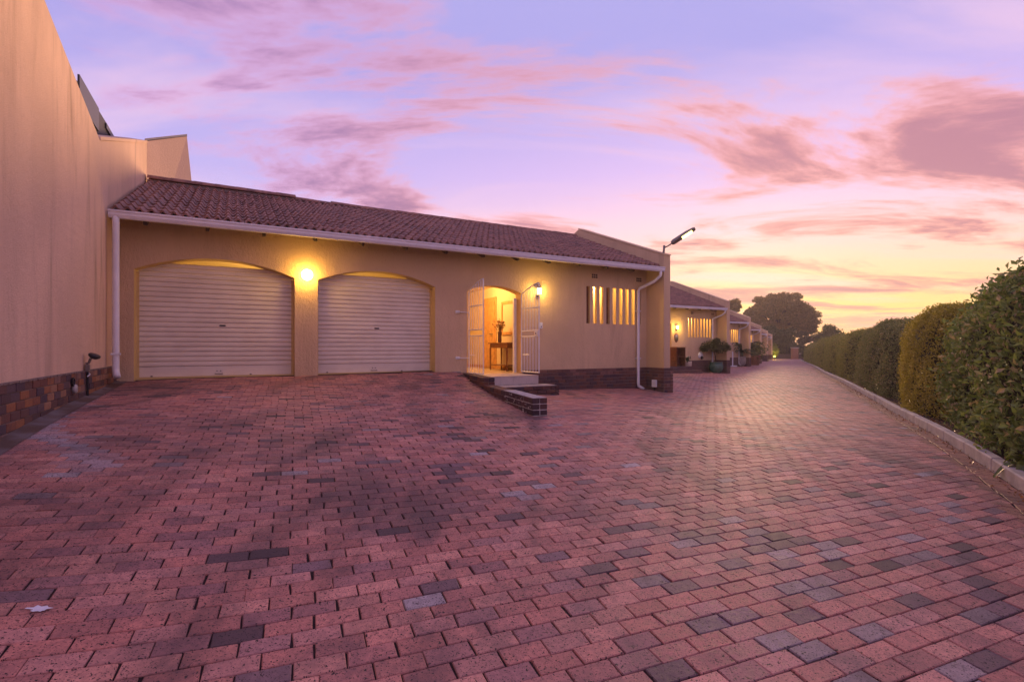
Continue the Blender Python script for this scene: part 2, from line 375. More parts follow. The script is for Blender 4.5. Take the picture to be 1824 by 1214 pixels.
# ------------------------------------------------------------------ ground, paving
def sheet(name, a0, a1, na, b0, b1, nb, dz, mat, parent=None, **k):
    A, B = np.meshgrid(np.linspace(a0, a1, na), np.linspace(b0, b1, nb), indexing='ij')
    xy = A.reshape(-1, 1)*SU + B.reshape(-1, 1)*SB; V = np.c_[xy, G(xy)+dz]
    i = (np.arange(na-1)[:, None]*nb+np.arange(nb-1)[None, :]).ravel(); F = np.c_[i, i+nb, i+nb+1, i+1]
    return link(name, np_mesh(name, V, F[:, ::-1], mat, smooth=True), parent, **k)
paving = sheet('paving', 44.5, 96, 70, -16, 3.2, 30, .0, 'paver_far', kind='structure'); tag(paving, 'pink clay brick paving of the drive and road')
sheet('joint_sand', -4, 44.8, 220, -13.5, 3.2, 110, -.010, 'joint_sand', paving)
mb = MB(); mb.add([(-200, -60, -1.2), (260, -60, -1.2), (260, 400, -1.2), (-200, 400, -1.2)], [(0, 1, 2, 3)]); mb.build('ground', 'grass', kind='structure')

PL, PW = .203, .1025
def vnoise(xy, sc, seed):
    r = np.random.default_rng(seed); g = r.random((64, 64)); p = xy/sc+100; i = np.floor(p).astype(int); f = p-i; f = f*f*(3-2*f)
    a = g[i[:, 0] % 64, i[:, 1] % 64]; b = g[(i[:, 0]+1) % 64, i[:, 1] % 64]; c = g[i[:, 0] % 64, (i[:, 1]+1) % 64]; d = g[(i[:, 0]+1) % 64, (i[:, 1]+1) % 64]
    return (a*(1-f[:, 0])+b*f[:, 0])*(1-f[:, 1])+(c*(1-f[:, 0])+d*f[:, 0])*f[:, 1]
def unpix(px, py, z): k = (px-912)/900; D = (z-CZ)/((618-py)/900); return np.array([k*D, D])
def inside(xy):
    q = xy-P0; s = q@U; t = q@Vv; ok = (t > 0.0) & (s > -.32)                 # in front of house 1
    ok &= ~((s > 11.55) & (s < 11.82) & (t < .68))
    for n in range(1, NH):
        q2 = q-STEP*n; s2 = q2@U; t2 = q2@Vv; front = (s2 > -.4) & (s2 < 12.0) & (t2 > 0); ok |= front & (s > 11.8)
    ok &= kerb_side(xy) < -.29
    a = xy@SU; D = xy[:, 1]; k = xy[:, 0]/np.maximum(D, .01)
    ok &= (a < 44.6) & (D > 1.2) & (np.abs(k) < 1.12+.25/np.maximum(D, .1))
    return ok
def pave():
    R, C = np.meshgrid(np.arange(-60, 470), np.arange(-90, 230), indexing='ij'); R = R.ravel(); C = C.ravel()
    off = np.where(R % 2, .5, 0)*PL + (np.random.default_rng(5).random(800)*.03)[R+60]
    u = C*PL+off-4; v = R*PW-4; ctr = u[:, None]*RD+v[:, None]*RC
    m = inside(ctr); ctr = ctr[m]; n = len(ctr); d = np.tile(RD, (n, 1)); c = np.tile(RC, (n, 1)); L = np.full(n, PL); W = np.full(n, PW)
    # header course along the kerb
    hc = []; hd = []
    for i in range(int(44/PW)):
        p, kd = kerb_at(.6+i*PW); 
        for q_ in (.112, .316): hc.append(p+np.array([-kd[1], kd[0]])*(q_+random.uniform(-.008, .008))+kd*(.05 if q_ > .2 else 0)); hd.append(kd)
    hc = np.array(hc); hd = np.array(hd); km = hc[:, 1] > 1.0; hc = hc[km]; hd = hd[km]
    ctr = np.r_[ctr, hc]; d = np.r_[d, np.c_[-hd[:, 1], hd[:, 0]]]; c = np.r_[c, -hd]; L = np.r_[L, np.full(len(hc), PL)]; W = np.r_[W, np.full(len(hc), PW)]; hdr = np.r_[np.zeros(n, bool), np.ones(len(hc), bool)]; n = len(ctr)
    r = RNG
    ctr = ctr + r.normal(0, .0012, (n, 2)); ang = r.normal(0, .010, n); ca, sa = np.cos(ang)[:, None], np.sin(ang)[:, None]
    d, c = d*ca+c*sa, -d*sa+c*ca
    # colours
    pal = np.array([[.52, .225, .18], [.56, .265, .21], [.48, .20, .162], [.44, .19, .162], [.50, .24, .205]])
    col = pal[r.integers(0, 5, n)]*r.uniform(.86, 1.14, (n, 1))
    wear = vnoise(ctr, 1.6, 3)*.6+vnoise(ctr, .55, 4)*.4; dk = (r.random(n) < .04+.40*np.clip(wear-.54, 0, 1)*2.2)
    col[dk] = np.array([.17, .105, .112])*r.uniform(.5, 1.5, (dk.sum(), 1))
    gy = (r.random(n) < .014+.075*((ctr[:, 0] > .3) & (wear > .45)))& ~dk; col[gy] = np.array([.31, .235, .235])*r.uniform(.75, 1.2, (gy.sum(), 1))
    pp = r.random(n) < .14; col[pp] = col[pp]*.55+np.array([.24, .14, .16])*.45
    col[hdr] = np.array([.34, .165, .115])*r.uniform(.85, 1.15, (hdr.sum(), 1))
    pale = r.random(n) < .006; col[pale] = [.42, .36, .37]
    # lime bloom and oil marks left of the drive
    line = np.array([unpix(165, 712, .66), unpix(120, 740, .60), unpix(75, 772, .55), unpix(78, 800, .5), unpix(130, 822, .45), unpix(170, 850, .42)])
    dist = np.full(n, 9.)
    for a, b in zip(line[:-1], line[1:]):
        e = b-a; tt = np.clip(((ctr-a)@e)/(e@e), 0, 1); dist = np.minimum(dist, np.linalg.norm(ctr-a-tt[:, None]*e, axis=1))
    w = np.clip(1.3-dist/.15, 0, 1)[:, None]*r.uniform(.6, 1, (n, 1)); col = col*(1-w)+np.array([.40, .37, .40])*w
    for (qx, qy, z, rad, st) in ((205, 815, .45, .5, .8), (150, 745, .6, .5, .6), (90, 900, .4, .5, .4), (230, 690, .8, 1.3, .95), (300, 760, .6, .8, .55), (520, 800, .4, .9, .45), (1030, 910, .2, .4, .7), (1100, 870, .25, .5, .4), (760, 930, .2, .6, .75), (640, 860, .3, .6, .65), (700, 890, .3, .6, .6), (840, 880, .25, .6, .5), (560, 830, .3, .6, .4), (420, 770, .45, .6, .45), (340, 830, .4, .6, .4), (1250, 925, .15, .22, .6), (1130, 960, .15, .3, .4), (800, 760, .45, .8, .35), (880, 720, .55, .6, .4)):
        q = unpix(qx, qy, z); w = (np.clip(1-np.linalg.norm(ctr-q, axis=1)/rad, 0, 1)*st)[:, None]*r.uniform(.5, 1, (n, 1)); col = col*(1-w)+np.array([.07, .05, .055])*w
    gap = .0014+np.abs(r.normal(0, .0016, (n, 1)))
    hl, hw = L[:, None]/2-gap, W[:, None]/2-gap*.9
    sg = [(-1, -1), (1, -1), (1, 1), (-1, 1)]
    def ring(ins): return np.stack([ctr+d*(hl-ins)*a+c*(hw-ins)*b for a, b in sg], 1)   # n,4,2
    crn = np.stack([ctr+d*L[:, None]/2*a+c*W[:, None]/2*b for a, b in sg], 1)
    gz = G(crn.reshape(-1, 2)).reshape(n, 4); g0 = gz.mean(1, keepdims=True); gz = g0+np.clip(gz-g0, -.03, .03)
    dz = r.normal(0, .0011, (n, 1)) + r.normal(0, .0006, (n, 4))
    dz = dz + np.where(hdr, -.003, 0)[:, None]
    chip = np.minimum(np.abs(r.normal(0, .012, (n, 4, 1)))+(r.random((n, 4, 1)) < .10)*r.uniform(.02, .07, (n, 4, 1)), .09); jit = r.normal(0, .0011, (n, 4, 2))
    top = np.concatenate([ring(.0034)*(1-chip)+ctr[:, None, :]*chip+jit, (gz+dz)[..., None]], 2)
    mid = np.concatenate([ring(0.)*(1-chip*.8)+ctr[:, None, :]*chip*.8+jit, (gz+dz-.0042)[..., None]], 2); bot = np.concatenate([ring(0.), (gz+dz-.03)[..., None]], 2)
    V = np.concatenate([top, mid, bot], 1)              # n,12,3
    F = [[0, 1, 2, 3]] + [[a+4, b+4, b, a] for a, b in ((0, 1), (1, 2), (2, 3), (3, 0))] + [[a+8, b+8, b+4, a+4] for a, b in ((0, 1), (1, 2), (2, 3), (3, 0))]
    F = np.array(F); D = ctr[:, 1]; kk = np.abs(ctr[:, 0]/D); py = 618+900*(CZ-gz.mean(1))/D
    vis = (kk < 1.0) & (py < 1214); order = np.argsort(np.where(vis, D, 99)); single = order[:298]; rest = order[298:]
    for i in single:
        o = link('brick', np_mesh('brick', V[i]-np.r_[ctr[i], 0], F, 'paver', np.tile(col[i], (9, 1))), paving); o.location = (*ctr[i], 0)
    VV = V[rest].reshape(-1, 3); FF = (F[None]+12*np.arange(len(rest))[:, None, None]).reshape(-1, 4)
    link('brick_field', np_mesh('brick_field', VV, FF, 'paver', np.repeat(col[rest], 9, axis=0)), paving, kind='stuff')
    return n
NB = pave()
# little splash of white paint on a brick
q = unpix(70, 1064, .33); mb = MB(); sp = []
for k in range(18):
    a = 2*pi*k/18; r_ = random.uniform(.35, 1); x = q[0]+.062*r_*cos(a); y = q[1]+.030*r_*sin(a); sp.append((x, y, g1(x, y)+.004))
mb.add(sp, [tuple(range(18))]); mb.build('paint_splash', 'paint_splash', paving)

# kerb stones and planting bed
kerb = empty('kerb', (*KP[0], 0)); tag(kerb, kind='structure', label='pale concrete kerb edging the brick road')
kd0 = .0; i = 0; kme = MB().box(0, .985, -.001, .11, -.15, .13, bev=.012).mesh('kerb_stone', 'concrete')
while kd0 < KLEN-1:
    p, kd = kerb_at(kd0); p2, _ = kerb_at(kd0+1); o = link('kerb_stone', kme, kerb); z0, z1 = g1(*p), g1(*p2)
    o.matrix_basis = Matrix.Translation((p[0]-KP[0][0], p[1]-KP[0][1], z0+random.uniform(-.004, .004))) @ Matrix.Rotation(atan2(kd[1], kd[0]), 4, 'Z') @ Matrix.Rotation(-atan2(z1-z0, 1), 4, 'Y') @ Matrix.Scale(-1, 4, (0, 1, 0)) if False else \
        Matrix.Translation((p[0]-KP[0][0], p[1]-KP[0][1], z0+random.uniform(-.004, .004))) @ Matrix.Rotation(atan2(kd[1], kd[0]), 4, 'Z') @ Matrix.Rotation(-atan2(z1-z0, 1), 4, 'Y') @ Matrix.Translation((0, -.11, 0))
    kd0 += 1.0
V = []; F = []; nk = 60; cross = [(.09, .09), (.35, .11), (.9, .14), (2.5, .14), (6, 0.0)]
for i in range(nk+1):
    p, kd = kerb_at(KLEN*i/nk); rt = np.array([kd[1], -kd[0]]); z = g1(*p)
    for (o_, h) in cross: V.append((*(p+rt*o_), z+h+random.uniform(-.015, .015)))
nc = len(cross)
for i in range(nk):
    for j in range(nc-1): F.append((i*nc+j, i*nc+j+1, (i+1)*nc+j+1, (i+1)*nc+j))
mb = MB(); mb.add(V, F); mb.build('planting_bed', 'soil', kind='structure', smooth=True)

# ------------------------------------------------------------------ house builder (local x = s, y = into the house, z = world height)
ZG, ZPL, ZEAVE = .86, .865, 3.545
TR = 3.4; ZR = 3.72+CZ; TE = .58; ZE = 2.14+CZ
def arch(a, b, zs, za, n=14):
    """points of a segmental arch from a to b"""
    w = (b-a)/2; h = za-zs; R = (w*w+h*h)/(2*h); cz = za-R
    return [((a+b)/2+w*x, cz+sqrt(max(R*R-(w*x)**2, 0))) for x in [-1+2*i/n for i in range(n+1)]]
def facade(mb, s0, s1, zb, zt, ops, depth, rev):
    """front skin with openings (a,b,z0,spring,apex); the reveals go to the second builder"""
    x = s0
    for (a, b, z0, zs, za) in ops:
        mb.quad((x, 0, zb), (a, 0, zb), (a, 0, zt), (x, 0, zt))
        pts = arch(a, b, zs, za) if za > zs else [(a, zs), (b, zs)]
        for (p, q) in zip(pts[:-1], pts[1:]):
            mb.quad((p[0], 0, p[1]), (q[0], 0, q[1]), (q[0], 0, zt), (p[0], 0, zt)); rev.quad((p[0], 0, p[1]), (p[0], depth, p[1]), (q[0], depth, q[1]), (q[0], 0, q[1]))
        if z0 > zb+.01:
            mb.quad((a, 0, zb), (b, 0, zb), (b, 0, z0), (a, 0, z0)); rev.quad((a, 0, z0), (b, 0, z0), (b, depth, z0), (a, depth, z0))
        rev.quad((a, 0, z0), (a, depth, z0), (a, depth, zs), (a, 0, zs)); rev.quad((b, 0, z0), (b, 0, zs), (b, depth, zs), (b, depth, z0))
        x = b
    mb.quad((x, 0, zb), (s1, 0, zb), (s1, 0, zt), (x, 0, zt))
TW = .3105; NCOL = 38; SLOPE = atan2(ZR-ZE, TR+TE); SLEN = sqrt((ZR-ZE)**2+(TR+TE)**2); NROW = 13; EXPO = SLEN/NROW
def tile_arrays():
    n = 12; xs = np.linspace(0, 1, n+1); prof = .044*np.maximum(np.sin(2*pi*(xs*2-.18)), -.55)
    L = EXPO+.05; V = []
    for yy, zz in ((0, .034), (0, .004), (L, .010)):
        for x, p in zip(xs, prof): V.append((x*TW, yy, (p if yy or zz > .02 else p-.006)+zz))
    top = list(range(n+1)); bot = [i+n+1 for i in top]; back = [i+2*(n+1) for i in top]; F = []
    for i in range(n): F.append((top[i], top[i+1], back[i+1], back[i])); F.append((bot[i], bot[i+1], top[i+1], top[i]))
    V = np.array(V); ca, sa = cos(SLOPE), sin(SLOPE); W = V.copy(); W[:, 1] = V[:, 1]*ca-V[:, 2]*sa; W[:, 2] = V[:, 1]*sa+V[:, 2]*ca
    return W, np.array(F)
TV, TF = tile_arrays(); TILE = np_mesh('roof_tile', TV, TF, 'roof_tile')
for p_ in TILE.polygons: p_.use_smooth = False
def tile_pos(cx, ry): return np.array([-.28+cx*TW, -TE+ry*EXPO*cos(SLOPE), ZE+ry*EXPO*sin(SLOPE)+.03])
def tile_field(cols):
    pos = np.array([tile_pos(c, r) for c in cols for r in range(NROW)]); pos[:, 2] += np.random.default_rng(2).normal(0, .003, len(pos))
    V = (pos[:, None, :]+TV[None]).reshape(-1, 3); F = (TF[None]+len(TV)*np.arange(len(pos))[:, None, None]).reshape(-1, 4)
    return np_mesh('tile_field', V, F, 'roof_tile')
RIDGE = None
def fin_profile(z0): return [(.0, z0), (-.655, z0), (-.655, 2.48+CZ), (3.2, 3.95+CZ), (7.0, 2.6+CZ), (7.0, z0)]
FS0, FS1 = 11.57, 11.80
SLOTS = [(9.47+.2205*i, 9.47+.2205*i+.115) for i in range(9)]

def common(root, detail):
    """roof, gutter, downpipe, fin, slot window: shared by every house of the row"""
    deck = MB(); ca, sa = cos(SLOPE), sin(SLOPE)
    deck.prism([(-TE+.02, ZE-.02), (TR, ZR-.02), (7.2, ZR-1.55), (7.2, ZR-1.62), (TR, ZR-.07), (-TE+.02, ZE-.05)], 'x', -.30, FS0)
    roof = deck.build('roof', 'rafter_wood', root)
    if detail:
        for c in range(23):
            for r in range(NROW):
                o = link('roof_tile', TILE, roof); o.location = tile_pos(c, r)+np.array([random.gauss(0, .003), random.gauss(0, .004), random.gauss(0, .002)]); o.rotation_euler = (random.gauss(0, .006), random.gauss(0, .004), random.gauss(0, .006))
        link('tile_field', tile_field(range(23, NCOL)), roof, kind='stuff')
    else: link('tile_field', tile_field(range(NCOL)), roof, kind='stuff')
    n = 27; rl = (FS0+.28)/n
    rm = MB(); pts = [(.14*cos(a), .10*sin(a)) for a in [pi*k/8 for k in range(9)]]
    vs = [(0, y, z) for y, z in pts]+[(rl*1.02, y*.93, z*.93) for y, z in pts]; rm.add(vs, [(i, i+1, i+10, i+9) for i in range(8)])
    rme = rm.mesh('ridge_tile', 'roof_tile'); MB().box(-.28, FS0-.003, TR-.10, TR+.10, ZR-.1, ZR+.05).build('ridge_bedding', 'mortar', roof)
    if detail:
        for k in range(n):
            o = link('ridge_tile', rme, roof); o.location = (-.28+k*rl, TR, ZR+.02+(.055 if k*rl < 2.7 else 0)+random.gauss(0, .004))
    else:
        j = MB()
        for k in range(n): j.add([(v[0]-.28+k*rl, v[1]+TR, v[2]+ZR+.02) for v in vs], [(i, i+1, i+10, i+9) for i in range(8)])
        j.build('ridge_capping', 'roof_tile', roof)
    # gutter: ogee-ish trough
    g = MB(); pr = [(-TE-.02, ZE+.005), (-TE-.025, ZE-.115), (-TE-.10, ZE-.115), (-TE-.125, ZE-.07), (-TE-.125, ZE-.03), (-TE-.14, ZE-.02), (-TE-.14, ZE+.005), (-TE-.12, ZE+.005), (-TE-.115, ZE-.09), (-TE-.04, ZE-.09), (-TE-.035, ZE+.005)]
    g.prism(pr, 'x', -.29, FS0-.01); gut = g.build('gutter', 'white_paint', root)
    if detail:
        jn = MB(); 
        for s in (3.1, 6.3, 9.2): jn.prism([(y-(.004 if y < -TE-.06 else 0), z-(.004 if z < ZE-.1 else 0)) for y, z in pr[:7]]+[(-TE-.06, ZE+.002)], 'x', s, s+.06)
        jn.build('gutter_joint', 'white_paint', gut)
    # downpipe on the right
    x = FS0-.12; d = MB(); yb = -.065
    d.tube([(x, -TE-.07, ZE-.1), (x, -TE-.07, ZE-.22), (x-.06, -TE+.10, ZE-.36), (x-.22, yb-.02, ZE-.52), (x-.25, yb, ZE-.60), (x-.25, yb, .42), (x-.25, yb-.01, .36), (x-.14, yb-.10, .27)], .042, 10)
    dp = d.build('downpipe', 'white_paint', root, smooth=True)
    b = MB()
    for z in (2.4, 1.1): b.box(x-.305, x-.195, yb-.052, .0, z, z+.03)
    b.build('pipe_clip', 'white_paint', dp)
    # fin wall
    f = MB(); f.prism(fin_profile(-.8), 'x', FS0, FS1); fin = f.build('fin_wall', 'stucco', root)
    y = MB(); y.quad((FS0-.004, 0, ZPL), (FS0-.004, -.64, ZPL), (FS0-.004, -.64, ZE-.1), (FS0-.004, 0, ZE+.0)); y.build('painted_side', 'fin_cream', fin)
    cp = MB(); cp.prism([(-.675, 2.48+CZ), (3.2, 3.96+CZ), (3.2, 3.99+CZ), (-.675, 2.505+CZ)], 'x', FS0-.02, FS1+.02); cp.build('coping', 'stucco', fin)
    # rafters
    rf = MB().prism([(-TE+.03, ZE-.05), (.02, ZE+.19), (.02, ZE+.07), (-TE+.10, ZE-.155), (-TE+.03, ZE-.155)], 'x', -.025, .025).mesh('rafter', 'rafter_wood')
    s = .16
    while s < FS0-.2:
        if detail or s > 7.5: o = link('rafter', rf, root); o.location.x = s
        s += .87
    # slot window wall
    win = empty('slot_window', (0, 0, 0)); win.parent = root
    gl = MB()
    gl.quad((9.2, .75, 1.7), (FS0, .75, 1.7), (FS0, .75, 3.3), (9.2, .75, 3.3)); gl.quad((9.2, .10, 1.7), (9.2, .75, 1.7), (9.2, .75, 3.3), (9.2, .10, 3.3)); gl.quad((FS0, .10, 1.7), (FS0, .10, 3.3), (FS0, .75, 3.3), (FS0, .75, 1.7))
    gl.quad((9.2, .1, 1.7), (FS0, .1, 1.7), (FS0, .75, 1.7), (9.2, .75, 1.7)); gl.quad((9.2, .1, 3.3), (9.2, .75, 3.3), (FS0, .75, 3.3), (FS0, .1, 3.3)); gl.build('lobby_wall', 'room_plaster', win)
    for i in (0, 3, 8):
        if detail: o = MB().box(SLOTS[i][0]-.03, SLOTS[i][1]+.03, .075, .11, 1.95, 3.1).build('shutter_board', 'dark_wood', win)
    # air bricks
    for s in (9.62, 11.16):
        a = MB(); a.box(s, s+.22, -.012, 0, 3.22, 3.36); v = a.build('air_brick', 'stucco', root); h = MB()
        for r in range(2):
            for c in range(3): h.box(s+.02+.066*c, s+.068+.066*c, -.016, -.010, 3.235+.06*r, 3.28+.06*r)
        h.build('vent_shade_pad', 'rafter_wood', v)  # raised dark blocks, coloured for the shade inside the vent openings
def slots_facade(mb, rev, s0, s1, zb, zt):
    x = s0; z0, z1 = 2.045, 3.015
    for a, b in SLOTS:
        mb.quad((x, 0, zb), (a, 0, zb), (a, 0, zt), (x, 0, zt)); mb.quad((a, 0, zb), (b, 0, zb), (b, 0, z0), (a, 0, z0)); mb.quad((a, 0, z1), (b, 0, z1), (b, 0, zt), (a, 0, zt))
        d = .07
        for P_ in (((a, 0, z0), (a, d, z0), (a, d, z1), (a, 0, z1)), ((b, 0, z0), (b, 0, z1), (b, d, z1), (b, d, z0)), ((a, 0, z0), (b, 0, z0), (b, d, z0), (a, d, z0)), ((a, 0, z1), (a, d, z1), (b, d, z1), (b, 0, z1))): rev.quad(*P_)
        x = b
    mb.quad((x, 0, zb), (s1, 0, zb), (s1, 0, zt), (x, 0, zt))
def point_light(name, loc, parent, col, watts, r=.05):
    l = bpy.data.lights.new(name, 'POINT'); l.color = col; l.energy = watts; l.shadow_soft_size = r
    o = bpy.data.objects.new(name, l); COL.objects.link(o); o.location = loc; o.parent = parent; return o
WARM = (1, .56, .14)
ZT = ZE + .25
FB = [(.16, .075, .055), (.11, .06, .055), (.20, .09, .055), (.075, .055, .065), (.24, .12, .075), (.13, .085, .085), (.09, .05, .045)]
def plinth_bricks(parent, place, n, length, ztop, zbot_f, colours, ch=.085, bl=.222, name='brick'):
    """courses of face bricks; place(u, z) gives the local box (matrix) for a brick starting at u"""
    k = 0; z = ztop; c = 0
    me_c = [MB().box(.0045, bl-.0045, -.022, .05, .0045, ch-.0045, col=q, bev=.004).mesh('brick', 'face_brick') for q in colours]
    me_h = [MB().box(.0045, bl/2-.0045, -.022, .05, .0045, ch-.0045, col=q, bev=.004).mesh('brick', 'face_brick') for q in colours]
    while c < 16:
        z = ztop-ch*(c+1); u = 0.; first = c % 2
        while u < length-.02:
            half = first or u+bl > length+.03; w = bl/2 if half else bl
            if zbot_f(u) < z+ch-.005:
                o = link(name, random.choice(me_h if half else me_c), parent); o.matrix_basis = place(u, z) @ Matrix.Translation((0, random.gauss(0, .0025), 0)); k += 1
            u += w; first = 0
        c += 1
    return k

# ---- house 1
h1 = empty('terrace_house', (*P0, 0), RZ, 'tan house with two arched garage doors, open gate and brown tiled roof', 'house', 'terrace houses stepping back along the road')
fb, rv = MB(), MB()
D1, D2, DE = (-.06, 2.457), (2.878, 5.32), (6.10, 7.53)
facade(fb, -.33, 9.2, -.8, ZT, [(*D1, ZG-.02, 2.755, 3.02), (*D2, ZG-.02, 2.75, 3.01), (*DE, .80, 2.715, 2.865)], .30, rv)
rv2 = MB(); slots_facade(fb, rv2, 9.2, FS0, -.8, ZT)
wall = fb.build('front_wall', 'stucco', h1); rv.build('door_reveal', 'smooth_cream', wall); rv2.build('slot_reveal', 'smooth_cream', wall)
common(h1, True)
# garage doors: curtain of ribbed slats
def garage_door(x0, x1, lx):
    root = empty('garage_door', (0, 0, 0)); root.parent = h1; pitch = .0885; y = .27
    prof = [(.004, 0), (.004, .008), (-.016, .013), (-.021, .022), (-.022, .045), (-.021, .069), (-.016, .078), (.004, .0836), (.004, pitch)]
    m = MB(); vs = [(x, py, pz) for x in (x0+.02, x1-.02) for py, pz in prof]; n = len(prof)
    m.add(vs, [(i, i+n, i+n+1, i+1) for i in range(n-1)]); me = m.mesh('slat', 'shutter')
    z = ZG+.21; k = 0
    while z < 2.86:
        o = link('slat', me, root); o.location = (0, y+(max(0, z-2.6)*.12), z); z += pitch; k += 1
    MB().box(x0+.02, x1-.02, y-.014, y+.02, ZG+.035, ZG+.212, bev=.004).build('bottom_rail', 'shutter', root)
    MB().box(x0+.005, x1-.005, y-.10, y+.06, ZG-.04, ZG+.034).build('threshold', 'smooth_cream', root)
    for q in (x0, x1-.04): MB().box(q, q+.04, y-.03, y+.05, ZG, 2.74).build('side_guide', 'smooth_cream', root)
    r = MB(); r.tube([(x0+.02, y+.42, 3.26), (x1-.02, y+.42, 3.26)], .13, 18); r.build('roll', 'shutter', root, smooth=True)
    zc = ZG+.21+pitch*8+.028; p = MB().box(lx+.07, lx+.17, y-.028, y-.016, zc+.004, zc+.032, bev=.003); p.build('lock_plate', 'black_metal', root)
    st = MB()
    for i in range(9): st.box(lx-.075+i*.015, lx-.075+i*.015+random.uniform(.006, .012), y-.0195, y-.017, zc+.006+random.uniform(0, .006), zc+.022+random.uniform(0, .008))
    st.build('name_sticker', 'black_metal', root)
    hb = MB(); hb.tube([(lx+.0, y-.015, ZG+.075), (lx+.0, y-.05, ZG+.07), (lx+.12, y-.05, ZG+.07), (lx+.12, y-.015, ZG+.075)], .008, 6); hb.build('pull_handle', 'grey_metal', root)
    for q in (.03, .09): MB().box(lx+q-.008, lx+q+.008, y-.022, y-.013, ZG+.115, ZG+.131).build('bolt', 'black_metal', root)
    for q in (.2, 1.75): MB().box(x0+q, x0+q+.03, y-.025, y-.012, ZG+.04, ZG+.058).build('rail_clip', 'black_metal', root)
garage_door(*D1, 1.12); garage_door(*D2, 3.98)
gi = MB(); X0, X1, Y0, Y1, Z0, Z1 = -.3, 5.7, .32, 5.5, ZG-.02, 3.4
gi.quad((X0, Y0, Z0), (X1, Y0, Z0), (X1, Y1, Z0), (X0, Y1, Z0)); gi.quad((X0, Y0, Z1), (X0, Y1, Z1), (X1, Y1, Z1), (X1, Y0, Z1)); gi.quad((X0, Y1, Z0), (X1, Y1, Z0), (X1, Y1, Z1), (X0, Y1, Z1))
gi.quad((X0, Y0, Z0), (X0, Y1, Z0), (X0, Y1, Z1), (X0, Y0, Z1)); gi.quad((X1, Y0, Z0), (X1, Y0, Z1), (X1, Y1, Z1), (X1, Y1, Z0)); gi.build('garage_room', 'room_plaster', h1)
point_light('garage_bulb', (2.7, 2.4, 2.4), h1, WARM, 200, .08)
# left downpipe
d = MB(); xl = -.20; d.tube([(xl, -TE-.07, ZE-.09), (xl, -TE-.07, ZE-.2), (xl, -TE-.07, ZE-.5), (xl, -TE-.07, 1.10), (xl+.005, -TE-.085, 1.03), (xl+.03, -TE-.16, .96)], .048, 12)
dl = d.build('downpipe', 'white_paint', h1, smooth=True); MB().box(xl-.056, xl+.056, -TE-.125, -TE-.015, 1.3, 1.33).build('pipe_collar', 'white_paint', dl)
# entrance hall
hx0, hx1, hy1, hz0, hz1 = 5.9, 8.0, 4.4, .80, 3.15
m = MB(); m.quad((hx0, .3, hz0), (hx0, hy1, hz0), (hx0, hy1, hz1), (hx0, .3, hz1)); m.quad((hx1, .3, hz0), (hx1, .3, hz1), (hx1, hy1, hz1), (hx1, hy1, hz0)); m.quad((hx0, hy1, hz0), (hx1, hy1, hz0), (hx1, hy1, hz1), (hx0, hy1, hz1)); m.quad((hx0, .3, hz1), (hx0, hy1, hz1), (hx1, hy1, hz1), (hx1, .3, hz1))
m.quad((hx0, .301, hz0), (6.10, .301, hz0), (6.10, .301, hz1), (hx0, .301, hz1)); m.quad((DE[1], .301, hz0), (hx1, .301, hz0), (hx1, .301, hz1), (DE[1], .301, hz1))
hall = m.build('hall_room', 'room_plaster', h1)
ft = MB().box(.004, .446, .004, .446, -.02, 0, bev=.003).mesh('floor_tile', 'floor_tile')
for ix in range(5):
    for iy in range(9):
        o = link('floor_tile', ft, hall); o.location = (5.86+ix*.45, .31+iy*.45, hz0)
sk = MB(); sk.box(hx1-.015, hx1, .3, hy1, hz0, hz0+.09); sk.box(hx0, hx0+.015, .3, hy1, hz0, hz0+.09); sk.build('skirting', 'inner_door_wood', hall)
idr = MB(); idr.box(hx1-.03, hx1-.002, 2.25, 3.1, hz0, 2.86); ido = idr.build('inner_door', 'inner_door_wood', hall); MB().box(hx1-.05, hx1-.031, 2.32, 3.03, hz0+.04, 2.78, bev=.004).build('door_leaf', 'inner_door_wood', ido); MB().tube([(hx1-.05, 2.40, 1.8), (hx1-.10, 2.40, 1.8), (hx1-.10, 2.52, 1.8)], .012, 8).build('door_handle', 'grey_metal', ido)
df = MB(); df.box(DE[1]-.09, DE[1]-.02, .22, .30, hz0, 2.62, bev=.004); df.build('door_frame', 'gate_white', hall)
point_light('hall_bulb', (6.9, 1.9, 2.95), h1, (1, .50, .14), 120, .1)
point_light('lobby_bulb', (10.3, .5, 3.15), h1, (1, .60, .18), 60, .06)
# landing, step
ld = MB(); ld.box(6.02, 7.30, -1.12, .31, .30, .795); landing = ld.build('landing', 'concrete', h1)
tl = MB().box(.003, .317, -1.132, -1.12, .62, .79, bev=.003).mesh('riser_tile', 'step_tile')
for i in range(4): o = link('riser_tile', tl, landing); o.location.x = 6.03+.318*i
tt = MB().box(.003, .317, 0, .38, 0, .012, bev=.003).mesh('tread_tile', 'step_tile')
for i in range(4):
    for j in range(3): o = link('tread_tile', tt, landing); o.location = (6.03+.318*i, -1.14+.385*j, .793)
for i in range(4): o = link('tread_tile', tt, landing); o.location = (6.10+.36*i, -1.48, .600)
MB().box(6.05, 7.55, -1.48, -1.10, .2, .598).build('lower_step', 'concrete', landing)
plinth_bricks(landing, lambda u, z: Matrix.Translation((6.05+u, -1.49, z)), 0, 1.5, .598, lambda u: .25, FB[:4]+[(.10, .05, .045)])
